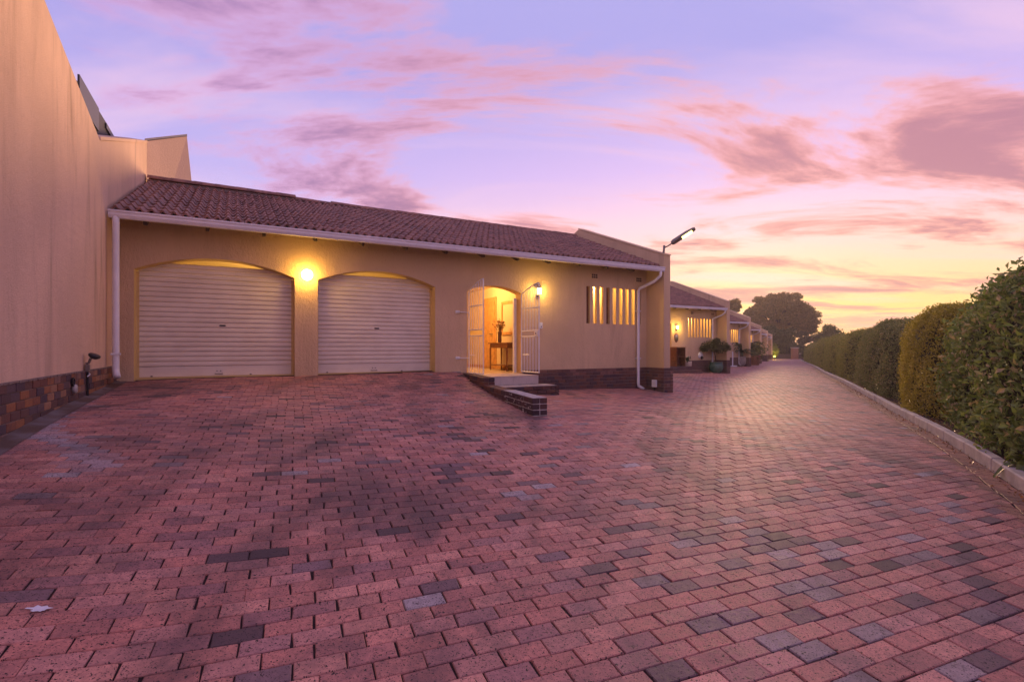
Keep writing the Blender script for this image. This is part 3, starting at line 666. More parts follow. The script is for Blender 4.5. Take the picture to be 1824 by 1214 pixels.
# gates
def gate(hx, sgn, ang, name):
    root = empty(name, (hx, -.02, 0), 0); root.parent = h1; root.rotation_euler.z = ang; w = .70 if sgn > 0 else .66; z0, zs, za = .825, 2.70, 2.90
    f = MB(); R_ = .017
    f.tube([(0, 0, z0), (0, 0, zs)], R_, 4); f.tube([(w, 0, z0-.0), (w, 0, za)], R_, 4)
    top = [(w*i/8, 0, zs+(za-zs)*sin(pi/2*i/8)) for i in range(9)]; f.tube(top, R_, 4)
    for z in (z0+.012, z0+.85, z0+.985, z0+1.52): f.tube([(0, 0, z), (w, 0, z)], .013, 4)
    f.build('gate_frame', 'gate_white', root)
    for i in range(1, 6):
        x = w*i/6; zt = zs+(za-zs)*sin(pi/2*i/6)
        MB().tube([(x, 0, z0), (x, 0, z0+.85)], .0075, 6).tube([(x, 0, z0+.985), (x, 0, zt)], .0075, 6).build('gate_bar', 'gate_white', root)
    if sgn < 0: MB().box(w-.14, w-.02, -.02, .02, z0+.865, z0+.97, bev=.004).build('lock_box', 'gate_white', root); MB().box(w-.10, w-.08, -.03, .03, z0+.90, z0+.93).build('keyhole', 'black_metal', root)
    MB().tube([(.06, -.0, z0+.42), (.28, 0, z0+.42)], .012, 4).build('gate_brace', 'gate_white', root)
gate(DE[0]+.03, 1, radians(-88), 'gate_leaf'); gate(DE[1]-.02, -1, radians(-82), 'gate_leaf')
for z in (1.18, 2.22):
    m = MB(); m.tube([(DE[0]-.26, -.03, z), (DE[0]+.03, -.03, z-.01)], .010, 6); m.box(DE[0]-.30, DE[0]-.20, -.02, 0, z-.03, z+.03, bev=.003); m.build('gate_holdback', 'gate_white', h1)
# facade plinth and fin plinth in brick
mo = MB(); mo.box(7.55, FS0, -.010, .0-.003, -.6, ZPL-.003); mo.box(FS0-.012, FS0-.003, -.66, 0, -.6, ZPL-.003); mo.box(FS0-.01, FS1+.01, -.672, -.656, -.6, ZPL-.003); mo.box(FS1+.003, FS1+.012, -.66, 1, -.6, ZPL-.003)
pln = mo.build('plinth', 'mortar', h1)
FBD = [(.18, .085, .065), (.115, .068, .068), (.20, .092, .066), (.092, .062, .07), (.14, .085, .08)]
FBT = [(.24, .115, .085), (.16, .085, .07), (.28, .145, .115), (.12, .07, .068), (.20, .10, .075)]
gl_ = lambda s, t: g1(*ST(s, t)[:2])
g_a, g_b = gl_(7.6, .1), gl_(11.5, .1)
plinth_bricks(pln, lambda u, z: Matrix.Translation((7.58+u, 0, z)), 0, FS0-7.58, ZPL, lambda u: -9 if True else 0, FBT, .085) if False else None
def courses(top, k, colours, place, length, zb): plinth_bricks(pln, place, 0, length, top, zb, colours)
courses(ZPL, 2, FBT, lambda u, z: Matrix.Translation((7.58+u, 0, z)), FS0-7.58, lambda u: ZPL-.171)
courses(ZPL-.17, 6, FBD, lambda u, z: Matrix.Translation((7.58+u, 0, z)), FS0-7.58, lambda u: g_a+(g_b-g_a)*u/4-.03)
gf = gl_(FS0-.1, .4)-.05
courses(ZPL, 9, FBD+FBT[:2], lambda u, z: Matrix.Translation((FS0, -u, z)) @ Matrix.Rotation(radians(-90), 4, 'Z'), .655, lambda u: gf)
courses(ZPL, 9, FBD+FBT[:3], lambda u, z: Matrix.Translation((FS0-.012+u, -.66, z)), .25, lambda u: gf-.1)
courses(ZPL, 9, FBD+FBT[:2], lambda u, z: Matrix.Translation((FS1, -.655+u, z)) @ Matrix.Rotation(radians(90), 4, 'Z'), .655, lambda u: gf-.1)

def local(root, name, loc, label, cat, group=None, rz=0.):
    """a separate thing placed in a house's frame"""
    c, s_ = cos(RZ), sin(RZ); x, y, z = loc
    return empty(name, (root.location.x+c*x-s_*y, root.location.y+s_*x+c*y, root.location.z+z), RZ+rz, label, cat, group)
# globe lamp between the garage doors
gp = local(h1, 'globe_lamp', (2.667, 0, 2.82), 'lit round globe lamp on the pier between the garage doors', 'lamp')
MB().lathe([(0, 0), (.075, 0), (.08, .01), (.08, .035), (.0, .035)], seg=20).build('base', 'white_plastic', gp).rotation_euler = (radians(90), 0, 0)
m = MB(); m.lathe([(.001, -.105)]+[(.105*cos(a), .105*sin(a)) for a in [radians(-80+16*k) for k in range(11)]]+[(.001, .105)], (0, 0, 0), 20); o = m.build('globe', 'lamp_glow', gp, smooth=True); o.location = (0, -.12, 0)
def lantern(root, loc, label, watts):
    r = local(root, 'wall_lantern', loc, label, 'lamp', 'wall lanterns by front doors')
    MB().box(-.04, .04, -.015, 0, -.14, .04, bev=.004).build('back_plate', 'grey_metal', r)
    MB().tube([(0, -.01, -.10), (0, -.07, -.13), (0, -.10, -.10)], .010, 6).build('bracket', 'grey_metal', r)
    MB().lathe([(.001, -.09), (.045, -.09), (.055, .06), (.001, .06)], (0, -.10, 0), 10).build('glass', 'lantern_glow', r)
    MB().lathe([(.07, .06), (.05, .085), (.015, .10), (.001, .12)], (0, -.10, 0), 10).build('cap', 'grey_metal', r); MB().lathe([(.001, -.11), (.03, -.11), (.05, -.09)], (0, -.10, 0), 10).build('bottom_cup', 'grey_metal', r)
    point_light('lantern_bulb', (0, -.21, .0), r, (1, .62, .13), watts, .05); return r
lantern(h1, (7.97, 0, 2.80), 'lit lantern on the wall beside the open white gate', 16)
ib = local(h1, 'intercom_box', (8.07, 0, 1.96), 'small white intercom box on the wall beside the gate', 'intercom')
MB().box(-.04, .04, -.03, 0, -.075, .075, bev=.008).build('case', 'white_plastic', ib); MB().box(-.014, .014, -.036, -.029, -.045, -.017, bev=.003).build('button', 'grey_metal', ib)
ob = local(h1, 'outlet_box', (FS0-.03, -.36, .43), 'small white outlet box low on the dark brick fin', 'outlet box')
MB().box(-.06, .0, -.08, .08, -.10, .10, bev=.01).build('case', 'white_plastic', ob); MB().box(-.075, -.06, -.06, .06, .0, .08, bev=.006).build('lid', 'white_plastic', ob); MB().tube([(-.03, 0, -.1), (-.03, 0, -.3)], .02, 8).build('conduit', 'black_metal', ob)
# street lamp on the fin
sl_ = local(h1, 'street_lamp', (11.66, -.52, 2.5+CZ), 'lit LED street lamp on the front corner of the fin wall', 'street lamp')
sl_.rotation_euler.z = 0
MB().tube([(0, 0, -.06), (.03, 0, .12), (.04, 0, .27)], .030, 10).build('post', 'grey_metal', sl_, smooth=True)
MB().tube([(.035, 0, .20), (.12, -.03, .24), (.26, -.08, .33)], .018, 8).build('arm', 'grey_metal', sl_, smooth=True)
hm = MB(); secs = [(0, .05, .045), (.06, .09, .06), (.45, .10, .055), (.66, .085, .035), (.70, .06, .02)]
vs = []; 
for x, w, h in secs: vs += [(x, -w, -h*.4), (x, w, -h*.4), (x, w*.75, h), (x, -w*.75, h)]
fs = [(0, 3, 2, 1), tuple(16+i for i in range(4))]+[(i*4+k, i*4+(k+1) % 4, (i+1)*4+(k+1) % 4, (i+1)*4+k) for i in range(4) for k in range(4)]
hm.add(vs, fs); hd_ = hm.build('lamp_head', 'grey_metal', sl_); hd_.location = (.22, -.075, .30); hd_.rotation_euler = (radians(-14), radians(-31), radians(-22))
MB().box(.30, .60, -.075, .075, -.032, -.024).build('led_panel', 'led_glow', hd_)
# hall furniture
tb = local(h1, 'console_table', (7.76, 1.35, .80), 'dark wooden console table inside the open doorway', 'table')
MB().box(-.21, .21, -.55, .55, .71, .745, bev=.005).build('table_top', 'dark_wood', tb); MB().box(-.18, .18, -.50, .50, .60, .712).build('apron', 'dark_wood', tb)
for x in (-.17, .17):
    for y in (-.48, .48): MB().tube([(x, y, 0), (x, y, .6)], [.018, .028], 4).build('leg', 'dark_wood', tb)
MB().box(-.17, .17, -.48, .48, .13, .155, bev=.004).build('shelf', 'dark_wood', tb)
vz = local(h1, 'flower_vase', (7.68, 1.45, 1.545), 'slim dark vase of dry flowers on the console table', 'vase')
MB().lathe([(.001, 0), (.045, 0), (.055, .06), (.05, .18), (.062, .28), (.05, .30), (.045, .28)], seg=14).build('vase', 'ceramic_dark', vz, smooth=True)
m = MB()
for k in range(60):
    a = random.uniform(0, 2*pi); e = random.uniform(.1, .9); L_ = random.uniform(.15, .36); p = Vector((cos(a)*e*L_*.75, sin(a)*e*L_*.75, .29+L_*(1-.4*e))); m.tube([(0, 0, .25), tuple(p*.6+Vector((0, 0, .1))), tuple(p)], .003, 3, (.4, .4, 0))
    for q in range(3):
        c_ = p+Vector((random.gauss(0, .015), random.gauss(0, .015), random.gauss(0, .015))); r_ = .014; m.add([c_+Vector((r_, 0, 0)), c_+Vector((0, r_, r_)), c_+Vector((-r_, 0, 0)), c_+Vector((0, -r_, -r_))], [(0, 1, 2, 3)], (random.random(), random.random(), 0))
m.build('flowers', 'dry_flower', vz)
pf = local(h1, 'picture_frame', (7.995, 1.5, 2.22), 'brown framed mirror on the wall above the console table', 'mirror')
m = MB()
for b in ((-.03, 0, -.42, .42, -.46, -.38), (-.03, 0, -.42, .42, .38, .46), (-.03, 0, -.42, -.34, -.38, .38), (-.03, 0, .34, .42, -.38, .38)): m.box(*b)
m.build('frame', 'inner_door_wood', pf); MB().box(-.012, -.004, -.34, .34, -.38, .38).build('glass', 'room_plaster', pf)

# ---- low stepped brick wall beside the ramp
lw = empty('low_brick_wall', (*WA, 0), atan2(WD[1], WD[0]), 'low stepped brick wall edging the garage ramp, its end with smeared mortar', 'wall')
HB = [(.15, .065, .045), (.18, .08, .05), (.11, .055, .05), (.08, .05, .055), (.06, .04, .045)]
core = MB(); core.box(-.1, 1.95, -.10, .10, -.1, .835); core.box(1.9, 3.3, -.10, .10, -.1, .70); core.build('mortar_core', 'mortar', lw); MB().box(3.28, WLN+.104, -.104, .104, .0, .697).build('mortar_core', 'mortar_pale', lw)
CH = .084
def wall_run(x0, x1, ztop):
    for c in range(6):
        z = ztop-CH*(c+1)
        if z < .2: break
        x = x0 + (-.11 if c % 2 else 0)
        while x < x1-.02:
            xa, xb = max(x, x0), min(x+.222, x1)
            if xb-xa > .03:
                pale = xa > 3.2
                for sd_ in (0, 1):
                    cc = random.choice(HB[2:] if pale else HB); m = MB(); y0, y1 = (-.112, -.003) if sd_ == 0 else (.003, .112); g_ = .009 if pale else .005
                    m.box(xa+g_, xb-g_, y0, y1, z+g_*.7, z+CH-(.003 if c == 0 else g_*.7), cc, bev=.006); o = m.build('brick', 'face_brick', lw); o.location = (random.gauss(0, .002), random.gauss(0, .0025), 0)
            x += .222
wall_run(-.05, 1.98, .842); wall_run(1.98, WLN+.12, .705)
MB().box(3.22, WLN+.11, -.105, .105, .7025, .7075).build('mortar_cap', 'mortar_pale', lw)
mp_ = MB()
for k in range(26):
    x = random.uniform(3.3, WLN+.10); z = random.uniform(.46, .69); r_ = random.uniform(.012, .045)
    mp_.add([(x+r_*random.uniform(.5, 1)*cos(a), -.117-random.uniform(0, .004), z+r_*.6*random.uniform(.4, 1)*sin(a)) for a in [2*pi*q/7 for q in range(7)]], [tuple(range(7))])
mp_.build('mortar_smear', 'mortar_pale', lw)

# ------------------------------------------------------------------ houses 2-6
h2 = empty('terrace_house', (*(P0+STEP), -.12), RZ, 'tan house with lit slot window and green potted tree in front', 'house', 'terrace houses stepping back along the road')
fb, rv = MB(), MB(); facade(fb, 3.0, 9.2, -.8, ZT, [(6.55, 8.28, .62, 2.72, 2.86)], .25, rv); rv2 = MB(); slots_facade(fb, rv2, 9.2, FS0, -.8, ZT)
w2 = fb.build('front_wall', 'stucco', h2); rv.build('door_reveal', 'smooth_cream', w2); rv2.build('slot_reveal', 'smooth_cream', w2); common(h2, False)
m = MB(); m.box(9.56, FS0, -.022, -.003, -.6, ZPL); m.box(FS0-.022, FS0-.003, -.655, 0, -.6, ZPL); m.box(FS0-.02, FS1+.02, -.675, -.656, -.6, ZPL); m.build('plinth', 'plinth_far', h2)
hb = MB(); hb.quad((6.3, .26, .62), (6.3, 3, .62), (6.3, 3, 3.1), (6.3, .26, 3.1)); hb.quad((8.6, .26, .62), (8.6, .26, 3.1), (8.6, 3, 3.1), (8.6, 3, .62)); hb.quad((6.3, 3, .62), (8.6, 3, .62), (8.6, 3, 3.1), (6.3, 3, 3.1)); hb.quad((6.3, .26, .62), (8.6, .26, .62), (8.6, 3, .62), (6.3, 3, .62)); hb.quad((6.3, .26, 3.1), (6.3, 3, 3.1), (8.6, 3, 3.1), (8.6, .26, 3.1)); hb.build('hall_room', 'room_plaster', h2)
point_light('hall_bulb', (7.5, 1.2, 2.9), h2, (1, .5, .12), 40, .1); point_light('lobby_bulb', (10.3, .5, 3.15), h2, (1, .60, .18), 60, .06)
MB().box(7.1, 9.35, -1.0, 0, .05, .42, bev=.01).box(7.4, 9.1, -.6, 0, .42, .60, bev=.01).build('door_step', 'plinth_far', h2)
lantern(h2, (8.60, 0, 2.55), 'lit lantern on the wall above the oval mirror', 26)
om = local(h2, 'oval_mirror', (8.62, 0, 2.02), 'small dark oval mirror hung on the lamplit wall', 'mirror')
m = MB(); m.add([(.15*cos(a)*q, -.03 if q < 1 else -.005, .24*sin(a)*q) for q in (1, .72) for a in [2*pi*k/24 for k in range(24)]], [(k, (k+1) % 24, 24+(k+1) % 24, 24+k) for k in range(24)]); m.build('frame', 'dark_wood', om); MB().add([(.11*cos(a), -.02, .175*sin(a)) for a in [2*pi*k/24 for k in range(24)]], [tuple(range(24))]).build('glass', 'mirror', om)
cb = local(h2, 'wooden_cabinet', (8.42, -.30, .60), 'reddish wooden cabinet beside the door under the mirror', 'cabinet')
MB().box(-.30, -.27, -.2, .22, 0, .92).build('side_panel', 'dark_wood', cb); MB().box(.27, .30, -.2, .22, 0, .92).build('side_panel', 'dark_wood', cb); MB().box(-.32, .32, -.22, .24, .92, .96, bev=.005).build('top', 'inner_door_wood', cb); MB().box(-.27, .27, .18, .21, 0, .92).build('back_panel', 'dark_wood', cb); MB().box(-.27, .27, -.19, .18, .45, .48).build('shelf', 'dark_wood', cb)
cp_ = local(h2, 'flower_pot', (8.98, -.42, .42), 'cream flower pot on the front step with a white bloom', 'pot')
MB().lathe([(.001, 0), (.14, 0), (.18, .2), (.19, .42), (.16, .42), (.15, .38), (.001, .38)], seg=16).build('pot', 'pot_cream', cp_, smooth=True)
m = MB()
for k in range(30):
    p = Vector((random.gauss(0, .07), random.gauss(0, .07), .42+random.uniform(0, .2))); r_ = .05; m.add([p+Vector((random.gauss(0, r_), random.gauss(0, r_), random.gauss(0, r_))) for _ in range(4)], [(0, 1, 2, 3)], (random.random(), random.random()*.8, 0))
m.build('foliage', 'leaf_dark', cp_); MB().lathe([(.001, -.05), (.05, -.03), (.06, .02), (.03, .06), (.001, .06)], (0, 0, .62), 10).build('bloom', 'white_plastic', cp_)
wo = local(h2, 'wall_plaque', (10.35, 0, 1.12), 'round white ornament on the wall under the slot window', 'ornament')
MB().lathe([(.001, .0), (.18, .0), (.19, .02), (.15, .05), (.06, .07), (.001, .075)], seg=18).build('disc', 'white_plastic', wo, smooth=True).rotation_euler = (radians(90), 0, 0); MB().lathe([(.001, 0), (.09, 0), (.07, .05), (.001, .06)], (0, 0, 0), 12).build('dark_boss', 'black_metal', wo).matrix_basis = Matrix.Translation((.03, -.07, -.12)) @ Matrix.Rotation(radians(90), 4, 'X')
def far_house(n, label, lit):
    h = empty('terrace_house', (*(P0+STEP*n), -.12*n), RZ, label, 'house', 'terrace houses stepping back along the road')
    if n == 2:
        fb, rv2 = MB(), MB(); slots_facade(fb, rv2, 3.0, FS0, -.8, ZT); w = fb.build('front_wall', 'stucco', h); rv2.build('slot_reveal', 'smooth_cream', w); common(h, False)
        m = MB(); m.box(7.58, FS0, -.022, -.003, -.6, ZPL); m.box(FS0-.022, FS0-.003, -.655, 0, -.6, ZPL); m.box(FS0-.02, FS1+.02, -.675, -.656, -.6, ZPL); m.build('plinth', 'plinth_far', h)
        point_light('lobby_bulb', (10.3, .5, 3.15), h, (1, .6, .18), 60, .06)
    else:
        for ch in list(h3.children): copy_tree(ch, h)
    return h
h3 = far_house(2, 'tan house behind the potted cycad, its slot window lit', True)
far_house(3, 'tan house behind the bright leafy potted shrub', True); far_house(4, 'narrow tan house second from the far end of the terrace', True); far_house(5, 'last tan house of the terrace beside the yellow garden light', True)

# ------------------------------------------------------------------ neighbour on the left
SW = -.32
nh = empty('neighbour_house', ST(SW, 0), RZ, 'tall peach rendered house wall with brick plinth and raked top', 'house')
prof = [(-9.5, -.6), (-9.5, 3.07+CZ+.232*8.4), (-1.07, 3.07+CZ), (3.55, 4.66+CZ), (3.55, -.6)]
m = MB(); m.prism(prof, 'x', -.30, 0); nw = m.build('side_wall', 'stucco_neighbour', nh)
m = MB(); m.prism([(-1.09, 3.07+CZ), (3.55, 4.66+CZ), (3.55, 4.72+CZ), (-1.09, 3.12+CZ)], 'x', -.32, .012); m.build('coping', 'stucco_neighbour', nw)
m = MB(); tp = [(0, 3.5, 4.6), (.93, 3.5, 4.6), (.93, 4.0, 4.6), (0, 4.0, 4.6)]; bt = [(-.02, 3.45, 1), (1.12, 3.45, 1), (1.12, 4.1, 1), (-.02, 4.1, 1)]; ztop = 5.0+CZ
vs = [(-.3, 3.5, 0), (1.15, 3.5, 0), (1.15, 4.2, 0), (-.3, 4.2, 0), (-.3, 3.5, ztop-.30), (.86, 3.5, ztop-.02), (.80, 4.2, ztop-.02), (-.3, 4.2, ztop-.30)]
vs = [(-.3, 3.5, 3), (1.04, 4.6, 3), (1.0, 5.2, 3), (-.3, 5.2, 3), (-.3, 3.28, 4.64+CZ), (.70, 4.6, 5.34+CZ), (.66, 5.2, 5.34+CZ), (-.3, 5.2, 4.9+CZ)]; vs[0] = (-.02, 3.5, 3); vs[4] = (-.02, 3.5, 4.68+CZ)
m.add(vs, [(0, 1, 5, 4), (1, 2, 6, 5), (2, 3, 7, 6), (3, 0, 4, 7), (4, 5, 6, 7)]); m.build('chimney_stack', 'stucco_neighbour', nh)
m = MB(); zz = [(-.03, 3.48, 4.685+CZ), (.705, 4.59, 5.345+CZ), (.66, 5.2, 5.345+CZ), (-.3, 5.2, 4.905+CZ)]; m.add(zz+[(a, b, c+.05) for a, b, c in zz], [(0, 1, 5, 4), (1, 2, 6, 5), (2, 3, 7, 6), (3, 0, 4, 7), (4, 5, 6, 7)]); m.build('stack_cap', 'lead_cap', nh)
# plain body of the neighbour behind the wall so that light cannot come through
m = MB(); m.box(-8, -.31, -9.4, 3.4, -.6, 3.2); m.build('house_body', 'stucco_neighbour', nh)
mo = MB(); mo.box(.002, .010, -6.8, -.02, -.4, 1.10); np_ = mo.build('plinth', 'mortar', nh)
LB = [(.26, .11, .065), (.16, .085, .07), (.34, .145, .07), (.10, .07, .085), (.37, .20, .12), (.13, .09, .10), (.20, .09, .065), (.28, .165, .13), (.11, .068, .068)]
plinth_bricks(np_, lambda u, z: Matrix.Translation((0, -u, z)) @ Matrix.Rotation(radians(90), 4, 'Z') @ Matrix.Translation((-.222, 0, 0)), 0, 6.6, 1.10, lambda u: g1(*ST(SW+.05, u)[:2])-.03, LB)
m = MB()
pts = [(.024, -.01*k) for k in range(1)]
for k in range(110):
    u = -.06*k; m.box(.0, .026+random.uniform(-.002, .004), u-.062, u, 1.098+random.uniform(-.006, .004), 1.115)
m.build('plaster_edge', 'mortar', nh)
# sloping mortar fillet along the foot of the wall
m = MB(); n = 30
for k in range(n+1):
    u = 6.8*k/n
    for (ds, dz) in ((.0, .035), (.08, .012), (.17, .006)):
        x, y, _ = ST(SW+ds, u); m.v.append((ds, -u, g1(x, y)+dz))
m.f = [(k*3+j, k*3+j+1, k*3+j+4, k*3+j+3) for k in range(n) for j in range(2)]; m.c = [None]*len(m.f); m.mi = [0]*len(m.f)
t = NT('fillet'); v = t.world(); t.set(t.mix(t.rng(t.noise(v, 2.2, 5), .4, .65), (.11, .07, .055), (.17, .14, .14)), .85, .2); t.bump(t.noise(v, 40, 4), .4, .006)
m.build('foot_fillet', 'fillet', nh, smooth=True)
# floodlight, outlet and hole on that wall
fl = empty('wall_floodlight', ST(SW+.02, 1.98, -.17+CZ), RZ, 'dark floodlight on a bracket low on the peach wall', 'floodlight')
MB().tube([(0, 0, -.05), (.03, -.0, -.04), (.05, 0, .02)], .016, 8).build('bracket', 'grey_metal', fl)
m = MB(); m.lathe([(.001, -.02), (.035, -.012), (.066, .012), (.07, .035), (.06, .045), (.001, .04)], seg=16); o = m.build('lamp_head', 'black_metal', fl, smooth=True); o.location = (.08, 0, .03); o.rotation_euler = (0, radians(25), radians(-20))
MB().box(-.005, .04, -.04, .04, -.16, -.06, bev=.006).build('junction_box', 'grey_metal', fl); MB().tube([(.018, 0, -.15), (.018, 0, -.55)], .014, 8).build('conduit', 'black_metal', fl); MB().tube([(.02, .01, -.17), (.045, .0, -.19), (.02, -.02, -.22)], .008, 6).build('tape', 'white_plastic', fl)
wc = empty('drain_cap', ST(SW+.025, 2.62, -.51+CZ), RZ, 'round grey cap low on the brick plinth of the peach wall', 'cap')
MB().lathe([(.001, .0), (.055, .0), (.055, .03), (.045, .04), (.001, .04)], seg=16).build('cap', 'concrete', wc, smooth=True).rotation_euler = (0, radians(90), 0); m = MB(); m.lathe([(.05, .0), (.055, .022), (.04, .025), (.035, .005), (.001, .003)], (0, 0, 0), 14); o = m.build('pipe_mouth', 'black_metal', wc); o.rotation_euler = (0, radians(90), 0); o.location = (0, -.05, .09)
# solar collector on the neighbour's roof
sp_ = empty('solar_panel', ST(-.9, 0, 3.2+CZ), RZ, 'dark glazed solar panel behind the raked peach wall', 'solar panel')
def onS(px, py, s=-.9):
    k = (px-912)/900; b = P0+s*U; t = (k*b[1]-b[0])/(Vv[0]-k*Vv[1]); D = b[1]+t*Vv[1]; return (-t, (618-py)/900*D-3.2)
top = [onS(*p) for p in ((122, 128), (140, 148), (158, 170), (176, 197), (192, 223), (205, 247))]
m = MB(); poly = top+[(top[-1][0], top[-1][1]-.25), (top[-1][0]-.4, -.6), (top[0][0]-.4, -.6)]; m.prism(poly, 'x', -.06, 0); m.build('glass', 'panel_glass', sp_)
f = MB(); f.tube([(-.03, p[0], p[1]) for p in top], .028, 6); f.build('frame', 'panel_frame', sp_)
a_, b_ = onS(150, 193), onS(174, 194); f = MB(); f.box(-.01, .02, a_[0]-.4, b_[0], min(a_[1], b_[1])-.03, b_[1]+.01); f.build('rail', 'panel_frame', sp_)
a_ = onS(203, 247); f = MB(); f.box(-.01, .03, a_[0]-.9, a_[0]+.0, a_[1]-.10, a_[1]+.0); f.build('rail', 'panel_frame', sp_)

# ------------------------------------------------------------------ plants
def leaves(P, Nrm, size, rng, aspect=.5, droop=.0, up=.3, fold=.25):
    """one folded leaf (2 quads) per point; returns verts, faces, colours"""
    n = len(P); a = rng.normal(size=(n, 3)); a[:, 2] += up; a = a*.8+Nrm*.45; a[:, 2] -= droop; a /= np.linalg.norm(a, axis=1, keepdims=True)
    nn = Nrm+rng.normal(0, .45, (n, 3)); nn[:, 2] += .25; b = np.cross(a, nn); b /= np.linalg.norm(b, axis=1, keepdims=True)+1e-9; c = np.cross(b, a)
    L = size*rng.uniform(.65, 1.3, (n, 1)); W = L*aspect; z = fold*W
    base = P-a*L*.35; mid1 = P+a*L*.15; tip = P+a*L*.65-c*L*.12
    V = np.stack([base, mid1+b*W*.5+c*z*.5, tip, mid1-b*W*.5+c*z*.5, base*.5+mid1*.5], 1)[:, [0, 1, 2, 3]]
    ctr = P+a*L*.1-c*z*.35
    VV = np.stack([base, mid1+b*W*.5+c*z, tip, mid1-b*W*.5+c*z], 1)
    F = np.arange(n*4).reshape(n, 4)
    return VV.reshape(-1, 3), F, rng.random((n, 3))
def hedge(i, d0, d1, mat, size, nleaf, h, label, hw=.80, inset=.13, near_parts=0):
    (pa, kd), (pb, _) = kerb_at(d0), kerb_at(d1); kd = (pb-pa)/np.linalg.norm(pb-pa); rt = np.array([kd[1], -kd[0]]); Lh = np.linalg.norm(pb-pa); c = (pa+pb)/2+rt*(inset+hw)
    z0 = g1(*((pa+pb)/2))+.10; ang = atan2(kd[1], kd[0])
    root = empty('hedge_shrub', (c[0], c[1], z0), ang, label, 'hedge', 'clipped hedge shrubs along the kerb'); rng = np.random.default_rng(100+i)
    def surf(n):
        # superellipsoid: x along, y across (local +y = towards road is left), z up
        u = rng.normal(size=(n, 3)); u[:, 2] = np.abs(u[:, 2]) - .25*(rng.random(n) < .5); p = 3.2; u /= (np.abs(u)**p).sum(1, keepdims=True)**(1/p)
        P = u*np.array([Lh/2*1.04, hw, h]); 
        lump = 1+.05*np.sin(P[:, 0]*2.3+i)+.05*np.sin(P[:, 2]*3.1+P[:, 0]*1.3+i*2)+.03*np.sin(P[:, 0]*7+P[:, 2]*5)
        P[:, 1] *= lump*(1-.06*(P[:, 2] < .35)*(1-P[:, 2]/.35)); P[:, 2] *= 1+.025*np.sin(P[:, 0]*1.7+i)
        g = np.sign(u)*np.abs(u)**(p-1)/np.array([Lh/2, hw, h]); g /= np.linalg.norm(g, axis=1, keepdims=True); return P, g
    P, g = surf(nleaf*3); keep = (P[:, 2] > .02) & ((P[:, 1] > -hw*.5)) ; P, g = P[keep][:nleaf], g[keep][:nleaf]
    P = P-g*((rng.random((len(P), 1))**1.4)*size*2.8-(rng.random((len(P), 1)) < .25)*rng.random((len(P), 1))*size*1.6)
    tw = np.sin(P[:, 0]*5.1+P[:, 1]*3.7+i)*np.sin(P[:, 2]*6.3+P[:, 0]*2.9+i*1.7); P = P+g*(tw[:, None]*size*.9)
    V, F, C = leaves(P, g, size, rng, .55 if near_parts else .6)
    if near_parts:
        wp = c[None]+P[:, :1]*kd+P[:, 1:2]*np.array([-kd[1], kd[0]]); D = wp[:, 1]; k = wp[:, 0]/D; vis = (k < 1.02) & (D > 1) & (g[:, 1] > .3); o_ = np.argsort(np.where(vis, D, 99))[:near_parts]
        for q in o_:
            link('leaf', np_mesh('leaf', V[q*4:q*4+4], np.array([[0, 1, 2, 3]]), mat, C[q:q+1]), root)
        m = np.ones(len(P), bool); m[o_] = False; V = V.reshape(-1, 4, 3)[m].reshape(-1, 3); C = C[m]; F = np.arange(m.sum()*4).reshape(-1, 4)
    link('foliage', np_mesh('foliage', V, F, mat, C), root, kind='stuff')
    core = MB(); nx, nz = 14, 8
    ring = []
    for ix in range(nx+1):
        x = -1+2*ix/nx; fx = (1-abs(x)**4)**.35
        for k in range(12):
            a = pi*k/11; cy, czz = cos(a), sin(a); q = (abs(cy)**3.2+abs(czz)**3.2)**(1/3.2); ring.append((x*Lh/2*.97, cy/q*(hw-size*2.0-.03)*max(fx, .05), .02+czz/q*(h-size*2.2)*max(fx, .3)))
    core.add(ring, [(ix*12+k, ix*12+k+1, (ix+1)*12+k+1, (ix+1)*12+k) for ix in range(nx) for k in range(11)]); core.build('light_block_core', 'hedge_core', root, smooth=True)  # solid dark shell added inside the leaves to block light
    st = MB()
    for q in range(max(3, int(Lh/1.2))):
        x = rng.uniform(-.45, .45)*Lh; st.tube([(x, rng.uniform(-.1, hw*.5), -.12), (x+rng.uniform(-.1, .1), 0, .5)], [.03, .02], 6)
    st.build('stem', 'bark', root); return root
def dist_for_depth(D):
    lo, hi = 0, KLEN
    for _ in range(40):
        mid = (lo+hi)/2
        if kerb_at(mid)[0][1] < D: lo = mid
        else: hi = mid
    return lo
hs = [(1.6, 8.9, 'leaf_broad', .082, 26000, 2.22, 'big leaved dark green hedge shrub next to the golden one', 280), (8.5, 11.9, 'leaf_yellow', .045, 34000, 2.02, 'golden yellow hedge shrub between two dark green ones', 0), (11.8, 19.5, 'leaf_small', .050, 36000, 2.08, 'small leaved dark hedge shrub just beyond the golden one', 0),
      (19.6, 26, 'leaf_hedge', .065, 16000, 2.05, 'rounded olive hedge shrub, second beyond the golden one', 0), (26.2, 34.5, 'leaf_hedge', .075, 15000, 2.1, 'rounded olive hedge shrub, third beyond the golden one', 0), (34.8, 46, 'leaf_hedge', .10, 11000, 2.1, 'rounded olive hedge shrub, fourth beyond the golden one', 0), (46.4, 66, 'leaf_hedge', .13, 10000, 2.0, 'last long olive hedge shrub before the trees', 0)]
for i, (a, b, mt, sz, nl, h_, lb, npart) in enumerate(hs): hedge(i, dist_for_depth(a), dist_for_depth(b), mt, sz, nl, h_, lb, near_parts=npart)
